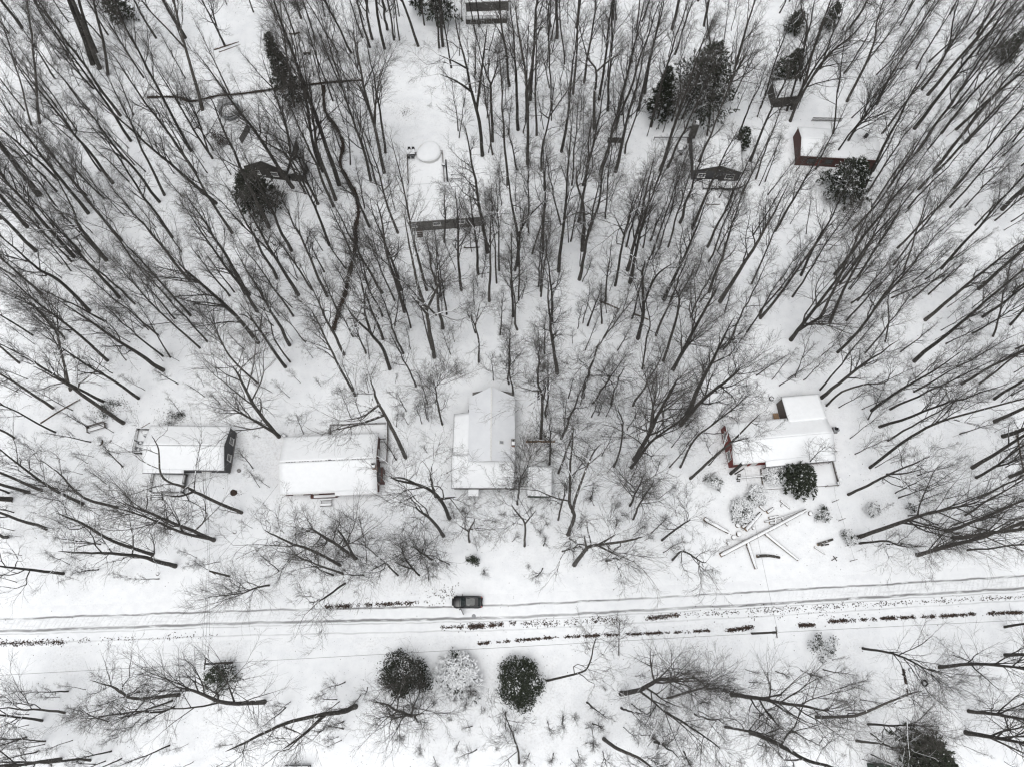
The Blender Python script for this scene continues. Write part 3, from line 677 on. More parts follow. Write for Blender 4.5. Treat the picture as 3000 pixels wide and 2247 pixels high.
def lift(base, px, py, zlo, zhi):
    """point on the sight line through (px,py) nearest to the vertical above base, height kept in [zlo, zhi]"""
    d = ray(px, py); hx, hy = d[0], d[1]; hh = hx * hx + hy * hy
    t = (hx * base.x + hy * base.y) / hh if hh > 1e-6 else 0
    z = CAMH + d[2] * t
    z = min(max(z, zlo), zhi)
    t = (CAMH - z) / -d[2]
    return Vector((d[0] * t, d[1] * t, z))
TREES = []
rt = random.Random(4)
for (ox, oy, sc), txt in TRACE:
    for item in txt.replace('\n', '|').split('|'):
        item = item.strip()
        if not item: continue
        code, rest = item.split(' ', 1)
        lines = [[float(v) for v in s.split()] for s in rest.split('/')]
        P = [[(ox + l[i] * sc, oy + l[i + 1] * sc) for i in range(0, len(l), 2)] for l in lines]
        kd, sz = code[0], code[1]
        base = G(*P[0][0]); base.z = float(ground_h(base.x, base.y))
        if any((t['base'] - base).length < 0.9 for t in TREES): continue
        H = HGT[kd][sz] * rt.uniform(.9, 1.1); rad = RADII[sz] * rt.uniform(.88, 1.12)
        tr = [base]; n = len(P[0])
        for i in range(1, n):
            fr = i / (n - 1)
            zl = max(tr[-1].z + .08 * H / n, .55 * H * fr * (0.85 if n > 2 else .3)); zh = H * (.25 + .62 * fr)
            q = lift(base, *P[0][i], zl, zh)
            off = Vector((q.x - tr[-1].x, q.y - tr[-1].y, 0)); mx = 1.0 * (q.z - tr[-1].z)
            if off.length > mx: q = Vector((tr[-1].x + off.x * mx / off.length, tr[-1].y + off.y * mx / off.length, q.z))
            tr.append(q)
        forks = []
        for fk in P[1:]:
            o = min(range(len(tr)), key=lambda i: (PX(tr[i])[0] - fk[0][0]) ** 2 + (PX(tr[i])[1] - fk[0][1]) ** 2)
            best = None
            for i in range(len(tr) - 1):
                for k in range(11):
                    p = tr[i].lerp(tr[i + 1], k / 10); a = PX(p); d = (a[0] - fk[0][0]) ** 2 + (a[1] - fk[0][1]) ** 2
                    if best is None or d < best[0]: best = (d, p)
            f0 = best[1].copy(); pts = [f0]
            for i, q in enumerate(fk[1:]):
                fr = (i + 1) / (len(fk) - 1)
                w = lift(base, *q, f0.z + (H * .9 - f0.z) * .35 * fr, f0.z + (H * .95 - f0.z) * (.2 + .8 * fr))
                off = Vector((w.x - pts[-1].x, w.y - pts[-1].y, 0)); mx = 1.6 * max(w.z - pts[-1].z, .5)
                if off.length > mx: w = Vector((pts[-1].x + off.x * mx / off.length, pts[-1].y + off.y * mx / off.length, w.z))
                pts.append(w)
            forks.append(pts)
        TREES.append(dict(kind=kd, size=sz, base=base, H=H, rad=rad, trunk=tr, forks=forks, px=P[0][0],
                          hero=(len(P[0]) > 2 or len(P) > 1)))

# landmarks of the place, for telling the trees apart by what they stand next to
LANDMARKS = {
    'the trampoline': (675, 325), 'the dark gabled cabin': (780, 480), 'the charcoal house': (560, 1320), 'the red house with the brick chimney': (960, 1350),
    'the house with the pale metal roof': (1415, 1290), 'the small shed with the green edge': (1580, 1400), 'the tan board fence': (1582, 1290),
    'the red house with the side wing': (2290, 1270), 'the parked black car': (1368, 1763), 'the log pile': (2240, 1540), 'the long grey house in the wood': (1310, 620),
    'the black gabled house': (2100, 505), 'the long red house far back': (2450, 460), 'the small dark shed with an evergreen over it': (2300, 270),
    'the cottage at the upper picture edge': (1420, 20), 'the tall spruce': (800, 170), 'the big broad evergreen': (2000, 200),
    'the round evergreen by the dark cabin': (740, 560), 'the evergreen before the far red house': (2460, 540), 'the snow laden shrub': (1345, 1980),
    'the dark bush right of the snow laden shrub': (1520, 1995), 'the dark bush left of the snow laden shrub': (1185, 1960), 'the utility pole by the lower kerb of the lane': (640, 1942),
    'the short utility pole near the charcoal house': (640, 1680), 'the utility pole below the log pile': (2240, 1853), 'the green porch at the lower edge': (2550, 2220),
    'the low plank wall among trees': (1800, 412), 'the outdoor table by the black gabled house': (1990, 440), 'the fallen log behind the grey house': (1370, 725),
    'the garden bench of the charcoal house': (290, 1250), 'the grill deck behind the long grey house': (1205, 455), 'the evergreen by the right edge': (2960, 150),
    'the picnic bench by the red chimney house': (957, 1473), 'the fire pit': (1580, 1325), 'the bend of the creek': (1000, 440), 'the lower end of the creek': (975, 950),
    'the mouth of the creek behind the trampoline': (450, 285), 'the evergreen beside the front deck of the red winged house': (2330, 1395),
    'the low evergreen shrub near the wire posts': (2550, 1495), 'the small board at the upper forest': (2190, 1690),
    'the upper left corner of the photo': (0, 0), 'the upper right corner of the photo': (3000, 0), 'the lower left corner of the photo': (0, 2247), 'the lower right corner of the photo': (3000, 2247),
    'the left end of the lane': (0, 1830), 'the right end of the lane': (3000, 1705),
}
DIRS = {'left of': lambda dx, dy: -dx, 'right of': lambda dx, dy: dx, 'above': lambda dx, dy: -dy, 'below': lambda dx, dy: dy}
ORD = ['nearest', 'second nearest', 'third nearest', 'fourth nearest', 'fifth nearest', 'sixth nearest', 'seventh nearest', 'eighth nearest', 'ninth nearest', 'tenth nearest', 'eleventh nearest', 'twelfth nearest', 'thirteenth nearest', 'fourteenth nearest']
def name_trees(T):
    cand = []
    for lm, (lx, ly) in LANDMARKS.items():
        for dn, fn in DIRS.items():
            row = []
            for i, t in enumerate(T):
                dx, dy = t['px'][0] - lx, t['px'][1] - ly; a = fn(dx, dy)
                if a > 0.7071 * math.hypot(dx, dy): row.append((math.hypot(dx, dy), i))
            row.sort()
            for k, (d, i) in enumerate(row[:14]): cand.append((k + d / 160.0, k, i, lm, dn))
    cand.sort(); used = {}
    for s, k, i, lm, dn in cand:
        if i not in used: used[i] = (ORD[k], dn, lm)
    return used
LOOK = {('f', 'X'): 'thick tall bare', ('f', 'L'): 'tall straight bare', ('f', 'M'): 'slim tall bare', ('f', 'S'): 'thin bare', ('b', 'X'): 'big fan shaped bare', ('b', 'L'): 'fan shaped bare',
        ('b', 'M'): 'bushy bare', ('b', 'S'): 'small bushy bare', ('o', 'X'): 'massive crooked bare', ('o', 'L'): 'crooked spreading bare', ('o', 'M'): 'crooked bare', ('o', 'S'): 'small crooked bare',
        ('u', 'S'): 'thin bare young', ('d', 'M'): 'dead broken', ('d', 'S'): 'small dead broken', ('d', 'X'): 'thick dead broken', ('d', 'L'): 'dead broken'}

# prototypes shared by the plain trees
PROTO = {}
def proto(kind, size, k):
    key = (kind, size, k)
    if key not in PROTO:
        H = HGT[kind][size]; a, b = grow(1000 + k * 17 + ord(kind) * 3 + ord(size), kind, H, RADII[size])
        PROTO[key] = (fast_mesh('trunk', *a, M_BARK), fast_mesh('crown', *b, M_TWIG), H)
    return PROTO[key]
NPRO = {('f', 'X'): 4, ('f', 'L'): 6, ('f', 'M'): 6, ('f', 'S'): 3, ('u', 'S'): 6}

for t in TREES:
    dist = (Vector((0, 0, CAMH)) - t['base']).length
    t['show'] = (t['rad'] + .05) * t['H'] / dist * (1.5 if t['hero'] else 1.0) * (2.0 if t['px'][1] > 1000 else 1.0)
order = sorted(range(len(TREES)), key=lambda i: -TREES[i]['show'])
_u = [i for i in order if TREES[i]['kind'] == 'u']
INDIV = set([i for i in order if TREES[i]['kind'] != 'u'][:262] + _u[:36]); NAMES = name_trees(TREES)
print('trees traced', len(TREES), 'named', len(NAMES), 'of top', len([i for i in INDIV if i in NAMES]))

def quat_for(t, spin):
    d = t['trunk'][-1] - t['trunk'][0]
    if d.length < .5: d = Vector((0, 0, 1))
    d.normalize()
    h = math.hypot(d.x, d.y)
    if h > .5: d = Vector((d.x * .5 / h, d.y * .5 / h, .87)).normalized()
    return Vector((0, 0, 1)).rotation_difference(d) @ Quaternion((0, 0, 1), spin)
SOURCES = {}   # one placed tree of every prototype, its meshes also feed the far woodland
FAR = []       # (location, rotation, scale, proto key)
tris = 0
for i, t in enumerate(TREES):
    if i not in INDIV:
        FAR.append(t); continue
    nm = NAMES.get(i)
    look = LOOK.get((t['kind'], t['size']), 'bare')
    if t['forks']: look = look.replace('bare', 'forked').replace('forked', 'forked', 1)
    lab = f"{look} tree, {nm[0]} {nm[1]} {nm[2]}" if nm else f"{look} tree in the middle of the wood"
    for w in ('bare ', 'big ', 'straight ', 'spreading ', 'small ', 'thin ', 'the ', 'the '):
        if len(lab.split()) > 16: lab = lab.replace(w, '', 1)
    root = thing('dead_tree' if t['kind'] == 'd' else 'bare_tree', t['base'], lab, 'tree', 'bare trees of the snowy wood')
    if t['hero'] and (t['forks'] or len(t['trunk']) > 3 or (t['kind'] in 'ob' and len(t['trunk']) > 2) or t['kind'] == 'd'):
        tr = [p - t['base'] for p in t['trunk']]
        d = (tr[-1] - tr[-2]).normalized() * .55 + Vector((0, 0, .45)); d.normalize()
        rest = max(t['H'] - tr[-1].z, 1.5)
        if t['kind'] != 'd': tr.append(tr[-1] + d * rest * .95)
        a, b = grow(300 + i, t['kind'], t['H'], t['rad'], trunk=tr, forks=[[p - t['base'] for p in f] for f in t['forks']],
                    dens=1.0)
        mt, mc = fast_mesh('trunk', *a, M_BARK), fast_mesh('crown', *b, M_TWIG)
    else:
        n = NPRO.get((t['kind'], t['size']), 3); k = i % n
        mt, mc, H0 = proto(t['kind'], t['size'], k)
        s = t['H'] / H0; root.scale = (s * t['rad'] / RADII[t['size']] / s ** .3,) * 2 + (s,)
        root.rotation_mode = 'QUATERNION'; root.rotation_quaternion = quat_for(t, (i * 2.399) % 6.283)
        t['key'] = (t['kind'], t['size'], k)
    o1 = bpy.data.objects.new('trunk', mt); o2 = bpy.data.objects.new('crown', mc)
    for o in (o1, o2): COL.objects.link(o); o.parent = root
    if 'key' in t and t['key'] not in SOURCES: SOURCES[t['key']] = (o1, o2)

# ---- the rest of the wood and its undergrowth: one scattered object each
def scatter(name, pts, keys, label, cat):
    """pts: list of (loc, euler, scale, key index)"""
    me = bpy.data.meshes.new(name); me.from_pydata([tuple(p[0]) for p in pts], [], [])
    a = me.attributes.new('rot', 'FLOAT_VECTOR', 'POINT'); a.data.foreach_set('vector', np.array([tuple(p[1]) for p in pts], dtype=np.float32).ravel())
    a = me.attributes.new('scl', 'FLOAT', 'POINT'); a.data.foreach_set('value', np.array([p[2] for p in pts], dtype=np.float32))
    a = me.attributes.new('pick', 'INT', 'POINT'); a.data.foreach_set('value', np.array([p[3] for p in pts], dtype=np.int32))
    ob = bpy.data.objects.new(name, me); COL.objects.link(ob)
    g = bpy.data.node_groups.new(name, 'GeometryNodeTree')
    g.interface.new_socket('Geometry', in_out='INPUT', socket_type='NodeSocketGeometry')
    g.interface.new_socket('Geometry', in_out='OUTPUT', socket_type='NodeSocketGeometry')
    gi = g.nodes.new('NodeGroupInput'); go = g.nodes.new('NodeGroupOutput'); jo = g.nodes.new('GeometryNodeJoinGeometry')
    def attr(nm, ty):
        x = g.nodes.new('GeometryNodeInputNamedAttribute'); x.data_type = ty; x.inputs['Name'].default_value = nm
        return next(s for s in x.outputs if s.enabled and s.name == 'Attribute')
    ra, sa, pa = attr('rot', 'FLOAT_VECTOR'), attr('scl', 'FLOAT'), attr('pick', 'INT')
    for w in (0, 1):
        jn = g.nodes.new('GeometryNodeJoinGeometry')
        for k in keys:
            oi = g.nodes.new('GeometryNodeObjectInfo'); oi.inputs['Object'].default_value = SOURCES[k][w]; oi.inputs['As Instance'].default_value = True
            oi.transform_space = 'ORIGINAL'
            g.links.new(oi.outputs['Geometry'], jn.inputs[0])
        ip = g.nodes.new('GeometryNodeInstanceOnPoints'); ip.inputs['Pick Instance'].default_value = True
        g.links.new(gi.outputs[0], ip.inputs['Points']); g.links.new(jn.outputs[0], ip.inputs['Instance'])
        g.links.new(pa, ip.inputs['Instance Index']); g.links.new(ra, ip.inputs['Rotation']); g.links.new(sa, ip.inputs['Scale'])
        g.links.new(ip.outputs[0], jo.inputs[0])
    g.links.new(jo.outputs[0], go.inputs[0])
    md = ob.modifiers.new('scatter', 'NODES'); md.node_group = g
    return tag(ob, label, cat, kind='stuff')

CLEAR = [  # photo rectangles kept free of extra trees: yards, clearings, houses, the lane
    (560, 0, 780, 300), (600, 270, 800, 400), (1150, 100, 1310, 440), (1150, 420, 1430, 700), (370, 1220, 700, 1500), (790, 1190, 1170, 1500), (1270, 1100, 1560, 1500), (1520, 1250, 1680, 1500),
    (2080, 1130, 2520, 1450), (2040, 1400, 2520, 1720), (2420, 110, 2600, 190), (2060, 300, 2220, 400), (680, 420, 860, 640), (2020, 400, 2190, 560), (2330, 340, 2600, 500), (1330, 0, 1560, 40)]
def is_clear(px, py, pad=0):
    for (a, b, c, d) in CLEAR:
        if a - pad < px < c + pad and b - pad < py < d + pad: return True
    p = G(px, py); ry = float(road_y(p.x))
    if ry - 9.0 < p.y < ry + 5.5: return True
    return False
rf = random.Random(21)
keysF = [k for k in SOURCES if k[0] == 'f']; keysU = [k for k in SOURCES if k[0] == 'u']
pts = []
for t in FAR:
    n = NPRO.get((t['kind'], t['size']), 3)
    pool = [k for k in SOURCES if k[0] == t['kind'] and k[1] == t['size']] or [k for k in SOURCES if k[1] == t['size']] or keysF
    k = rf.choice(pool); ks = list(SOURCES).index(k)
    pts.append((t['base'], quat_for(t, rf.uniform(0, 6.28)).to_euler(), t['H'] / PROTO[k][2], ks))
near = [t['base'] for t in TREES]
EXTRA = 110; tries = 0; added = []
while len(added) < EXTRA and tries < 20000:
    tries += 1
    px, py = rf.uniform(-120, 3120), rf.uniform(-260, 1150)
    w = 1.0 if (px < 420 or px > 2300 or py < 60) else .22
    if 0 < px < 3000 and py > 0 and rf.random() > w: continue
    if is_clear(px, py, 25): continue
    b = G(px, py); b.z = float(ground_h(b.x, b.y))
    if any((b - q).length < 2.6 for q in near + added): continue
    added.append(b)
    k = rf.choice([q for q in keysF if q[1] in 'LMS'] or keysF)
    pts.append((b, (rf.gauss(0, .06), rf.gauss(0, .06), rf.uniform(0, 6.28)), rf.uniform(.8, 1.08), list(SOURCES).index(k)))
scatter('background_woodland', pts, list(SOURCES), 'mass of further slim bare trees filling the wood between the larger trunks', 'woodland')
pts = []
tries = 0
while len(pts) < 950 and tries < 40000:
    tries += 1
    px, py = rf.uniform(-60, 3060), rf.uniform(-100, 2240)
    if is_clear(px, py, -10): continue
    b = G(px, py); b.z = float(ground_h(b.x, b.y)) - .05
    k = rf.choice(keysU)
    pts.append((b, (rf.gauss(0, .10), rf.gauss(0, .10), rf.uniform(0, 6.28)), rf.uniform(.2, .62) if py < 1050 else rf.uniform(.12, .38), list(SOURCES).index(k)))
scatter('undergrowth', pts, list(SOURCES), 'thin leafless saplings and brush growing all over the snowy forest floor', 'undergrowth')

# ----------------------------------------------------------------- evergreens and bushes
def blades(name, C, D, ln, wd, snow, m, parent, seed=0):
    """leaf blades: a quad bent at the middle for each centre C along D"""
    r = np.random.default_rng(seed); n = len(C)
    D = D / (np.linalg.norm(D, axis=1, keepdims=True) + 1e-9)
    ref = r.normal(0, .35, (n, 3)); ref[:, 2] += 1
    S = np.cross(D, ref); S /= np.linalg.norm(S, axis=1, keepdims=True) + 1e-9
    U = np.cross(S, D)
    L_, W_ = ln[:, None], wd[:, None]
    a = C - S * W_ * .25; b = C + S * W_ * .25
    c = C + D * L_ * .5 + S * W_ * .5 + U * L_ * .06; d = C + D * L_ * .5 - S * W_ * .5 + U * L_ * .06
    e = C + D * L_ - U * L_ * .04 + S * W_ * .12; f = C + D * L_ - U * L_ * .04 - S * W_ * .12
    V = np.stack([a, b, c, d, e, f], 1).reshape(-1, 3); k = np.arange(n)[:, None] * 6
    Q = np.concatenate([k + np.array([[0, 1, 2, 3]]), k + np.array([[3, 2, 4, 5]])], 0)
    me = fast_mesh(name, V, Q, np.repeat(snow, 6), m)
    o = bpy.data.objects.new(name, me); COL.objects.link(o); o.parent = parent
    return o
def conifer(px, py, H, rad, label, snow=.3, seed=0, n1=60, shape=1.0, group='evergreens in the snow', lean=None):
    r = np.random.default_rng(seed); b = G(px, py); b.z = float(ground_h(b.x, b.y))
    root = thing('evergreen_tree', b, label, 'evergreen tree', group)
    n = 8; P = np.zeros((n, 3)); P[:, 2] = np.linspace(-.3, H, n); P[:, :2] += np.cumsum(r.normal(0, .05, (n, 2)), 0)
    R = np.linspace(.05 + H * .012, .02, n)
    z = H * (.1 + .9 * np.linspace(0, 1, n1) ** .85); fr = z / H
    a = np.arange(n1) * 2.399 + r.uniform(-.3, .3, n1)
    ln = rad * (1 - fr) ** shape * r.uniform(.7, 1.15, n1) + .25
    D = np.stack([np.cos(a), np.sin(a), .15 - .1 * (1 - fr)], 1); D /= np.linalg.norm(D, axis=1, keepdims=True)
    P0 = np.stack([np.interp(z, P[:, 2], P[:, 0]), np.interp(z, P[:, 2], P[:, 1]), z], 1)
    c1 = walk(r, P0, D, ln, 5, .09, -.05); r1 = np.linspace(.035, .01, 6)[None].repeat(n1, 0)
    c2 = spawn(r, c1, r1, np.ones(n1) * .2, 9, .15, 1.0, .85, .2, lambda t, pl, u: pl * .38 * u * (1.1 - .6 * t) + .12, 3, .1, -.03, .5, .004, rmin=.006)
    V, Q, S = tubes([(P[None], R[None], np.array([.1]))], [7])
    o = bpy.data.objects.new('trunk', fast_mesh('trunk', V, Q, S, M_BARK)); COL.objects.link(o); o.parent = root
    V, Q, S = tubes([(c1, r1, r.uniform(0, 1, n1) * snow), c2], [4, 3])
    o = bpy.data.objects.new('limbs', fast_mesh('limbs', V, Q, S, M_TWIG)); COL.objects.link(o); o.parent = root
    # needle sprays along the side twigs
    PP = c2[0]; m = len(PP); reps = 10
    t = r.uniform(.05, 1, (m, reps)) * 2.999; i = t.astype(int); f = (t - i)[..., None]
    A = PP[np.arange(m)[:, None], i]; B = PP[np.arange(m)[:, None], i + 1]
    C = (A * (1 - f) + B * f).reshape(-1, 3); T = (B - A).reshape(-1, 3); T /= np.linalg.norm(T, axis=1, keepdims=True) + 1e-9
    dd = T + r.normal(0, .55, T.shape) * np.array([1, 1, .5]); N_ = len(C)
    sc_ = min(1.0, .45 + rad * .15)
    bs = np.repeat(np.clip(r.uniform(0, 1, m) * snow * 1.7, 0, 1), reps)
    blades('foliage', C, dd, r.uniform(.32, .7, N_) * sc_, r.uniform(.12, .22, N_) * sc_, bs, M_NEEDLE, root, seed)
    return root
def bush(px, py, H, rad, label, snow=.5, seed=0, n=900, leaf=.20, group='shrubs in the snow', spiky=False, m=None):
    r = np.random.default_rng(seed); b = G(px, py); b.z = float(ground_h(b.x, b.y))
    root = thing('evergreen_shrub', b, label, 'shrub', group)
    nc = max(10, n // 45)
    # rounded clusters of leaves on stems that fan out of the ground
    a = r.uniform(0, 6.28, nc); q = np.sqrt(r.uniform(0, 1, nc)) * (1 + .16 * np.sin(2 * a + seed) + .14 * np.sin(5 * a + 2 * seed)); hz = np.sqrt(np.clip(1 - (q * .92) ** 2, 0, 1)) * r.uniform(.62, 1.0, nc)
    tip = np.stack([rad * q * np.cos(a), rad * q * np.sin(a), H * hz], 1)
    base = np.zeros((nc, 3)); base[:, :2] = tip[:, :2] * .12; base[:, 2] = -.1
    mid = (base + tip) / 2; mid[:, :2] -= tip[:, :2] * .12
    P = np.stack([base, mid, tip], 1); R = np.array([.03, .022, .01])[None].repeat(nc, 0)
    V, Q, S = tubes([(P, R, r.uniform(0, .5, nc))], [4])
    o = bpy.data.objects.new('stems', fast_mesh('stems', V, Q, S, M_TWIG)); COL.objects.link(o); o.parent = root
    per = n // nc; C = np.repeat(tip, per, 0); N_ = len(C)
    D = r.normal(0, 1, (N_, 3)); D[:, 2] = np.abs(D[:, 2]) * (.9 if spiky else .35); D /= np.linalg.norm(D, axis=1, keepdims=True)
    spread = (.10 + .10 * rad)
    C = C + r.normal(0, spread, (N_, 3)) * np.array([1, 1, .6]) - np.array([0, 0, .05])
    C[:, 2] = np.maximum(C[:, 2], .03)
    s = np.repeat(np.clip(r.normal(snow, .28, nc), 0, 1), per)
    blades('foliage', C, D, r.uniform(.7, 1.3, N_) * leaf, r.uniform(.28, .45, N_) * leaf, s, m or M_NEEDLE, root, seed)
    return root
conifer(862, 305, 17, 3.3, 'tall pointed dark spruce at the edge of the clearing right of the trampoline', .25, 1, 80)
conifer(2035, 330, 17, 8.2, 'biggest broad dark evergreen standing in the upper wood, right of the low plank wall', .34, 2, 130, .65)
conifer(1925, 345, 13, 3.4, 'narrower dark evergreen at the left foot of the biggest broad evergreen', .2, 3, 60)
conifer(770, 610, 10, 4.8, 'round dark evergreen standing right in front of the dark gabled cabin', .2, 4, 80, .6)
conifer(2455, 570, 9.5, 5.0, 'dark evergreen standing in front of the long red house far back', .35, 5, 75, .6)
conifer(2300, 245, 8, 3.2, 'dark evergreen rising behind the small dark shed', .3, 6, 60, .7)
conifer(2328, 1412, 5.5, 3.2, 'dark spreading evergreen beside the front deck of the red house with the side wing', .28, 7, 70, .6)
conifer(2935, 175, 7.5, 2.6, 'dark evergreen at the right photo edge, high up in the wood', .25, 8, 50)
conifer(1300, 70, 15, 3.6, 'dark evergreen at the upper photo edge left of the cottage', .3, 9, 70, .7)
conifer(1235, 40, 13, 2.6, 'smaller dark evergreen at the upper photo edge, left of its taller neighbour', .3, 10, 50, .8)
conifer(2690, 2215, 6, 4.2, 'dark evergreen beside the green porch at the lower photo edge', .15, 11, 80, .6)
conifer(2165, 432, 5, 1.6, 'small dark evergreen right above the black gabled house', .3, 12, 36, .6)
conifer(2418, 82, 6, 1.7, 'small dark evergreen near the upper photo edge, right of the biggest evergreen', .2, 13, 36, .7)
conifer(2318, 95, 5, 1.9, 'low dark evergreen near the upper photo edge above the small dark shed', .2, 14, 36, .5)
conifer(365, 60, 8, 3.0, 'dense dark bushy evergreen at the upper left photo edge', .2, 15, 55, .6)
bush(652, 1985, 3.2, 2.1, 'dark shrub lightly dusted with snow, below the lower pole of the lane', .4, 20, 2600, .30)
bush(1188, 1972, 4.2, 3.0, 'wide dark shrub below the lane, left of the snow laden shrub', .05, 21, 6500, .30)
bush(1347, 1985, 3.6, 3.1, 'shrub laden all over with white snow, below the parked car', 1.0, 22, 4200, .50)
bush(1522, 1995, 4.6, 3.1, 'wide dark shrub below the lane, right of the snow laden shrub', .05, 23, 7000, .30)
bush(2402, 1885, 3.0, 2.1, 'loose half snowy shrub below the lane and right of a utility pole', .45, 24, 800, .26)
bush(2405, 1512, 1.6, 1.25, 'spiky grey green shrub at the right end of the log pile', .55, 25, 800, .26, spiky=True)
bush(2551, 1495, 1.5, 1.05, 'rounded snowy shrub standing alone right of the wire posts', .8, 26, 1100, .26)
bush(2482, 1578, 1.5, 1.05, 'rounded snowy shrub on the line of wire posts, below the log pile level', .75, 27, 1100, .26)
bush(2663, 1488, 1.6, .9, 'sparse leafy shrub farthest right in the yard with the wire posts', .4, 28, 260, .24)
bush(2088, 1417, 1.7, 1.15, 'snowy shrub left of the front porch posts of the red house with the side wing', .7, 29, 1200, .26)
bush(2168, 1500, 1.9, 1.8, 'snowy shrub at the upper left edge of the log pile', .85, 30, 2200, .34)
bush(2212, 1452, 1.8, 1.5, 'snowy shrub just above the log pile, right of another snowy shrub', .85, 31, 1800, .34)
bush(2268, 1396, 1.9, 1.7, 'snow clumped shrub touching the left side of the deck evergreen', .95, 32, 1900, .34)
bush(2088, 304, 1.6, 1.2, 'snowy shrub beside thick trunks right below the biggest evergreen', .6, 33, 500, .28)
bush(1386, 1640, 2.6, .75, 'narrow dark leafy shrub between bare trees above the parked car', .12, 34, 700, .22, spiky=True)
bush(640, 415, 1.8, 2.0, 'brown bare brushy shrub below the trampoline', .2, 35, 700, .26, spiky=True, m=M_DRYLEAF)
bush(322, 1207, 1.2, 1.8, 'low dark leafy brush behind the garden bench', .2, 36, 500, .22)
bush(510, 1228, 1.0, 1.8, 'low leafy brush behind the charcoal house', .3, 37, 420, .22)

# ----------------------------------------------------------------- houses
def part(mb, name, m, parent, bevel=0.0, smooth=False): return mb.build(name, m, parent, smooth, bevel)
def window(root, c, w, h, axis, out, frame=M_WHITE, t=.09):
    """axis 'x': the wall runs along x and looks towards out*y; 'y': runs along y and looks towards out*x"""
    c = Vector(c); f = MB(); fw = .10
    def bx(du, dz, su, sz, thick, push):
        if axis == 'x': return ((c.x + du, c.y + out * push, c.z + dz), (su, thick, sz))
        return ((c.x + out * push, c.y + du, c.z + dz), (thick, su, sz))
    for a in (bx(-w / 2, 0, fw, h + fw, t, t / 2), bx(w / 2, 0, fw, h + fw, t, t / 2), bx(0, h / 2, w - fw, fw, t, t / 2), bx(0, -h / 2, w - fw, fw, t, t / 2), bx(0, 0, w - fw, .05, t * .8, t / 2)): f.box(*a)
    fo = part(f, 'window', frame, root); part(MB().box(*bx(0, 0, w - fw, h - fw, .04, .035)), 'pane', M_GLASS, fo)
    s = part(MB().box(*bx(0, -h / 2 - fw * .9, w + .25, .07, .2, .1)), 'sill', frame, fo)
    return fo
def snow_slab(quad, t, name, parent, seed=0, n=14):
    """a snow blanket over a roof plane: subdivided, softly uneven, rounded at its edges"""
    r = np.random.default_rng(seed); q = [Vector(v) for v in quad]
    V, Fc = [], []; ph = r.uniform(0, 6.28, 4)
    for j in range(n + 1):
        for i in range(n + 1):
            u, v = i / n, j / n
            p = (q[0] * (1 - u) + q[1] * u) * (1 - v) + (q[3] * (1 - u) + q[2] * u) * v
            e = min(u, 1 - u, v, 1 - v); k = min(1, e * n / 1.0)
            h = t * (.55 + .45 * k) + .018 * math.sin(9 * u + ph[0]) * math.sin(7 * v + ph[1]) + .012 * math.sin(23 * u + ph[2]) + r.uniform(-.008, .008)
            V.append(p + Vector((0, 0, h)))
    m = n + 1; k = len(V)
    for j in range(n):
        for i in range(n): Fc.append((j * m + i, j * m + i + 1, (j + 1) * m + i + 1, (j + 1) * m + i))
    ring = [i for i in range(m)] + [j * m + n for j in range(1, m)] + [n * m + i for i in range(n - 1, -1, -1)] + [j * m for j in range(n - 1, 0, -1)]
    for i in ring:
        a, b = i % m / n, i // m / n
        p = (q[0] * (1 - a) + q[1] * a) * (1 - b) + (q[3] * (1 - a) + q[2] * a) * b; V.append(p + Vector((0, 0, .004)))
    for i in range(len(ring)):
        i2 = (i + 1) % len(ring); Fc.append((ring[i], k + i, k + i2, ring[i2]))
    nn = (V[1] - V[0]).cross(V[m] - V[0])
    if nn.z < 0: Fc = [f[::-1] for f in Fc]
    return link_mesh(name, V, Fc, M_SNOW, parent, smooth=True)
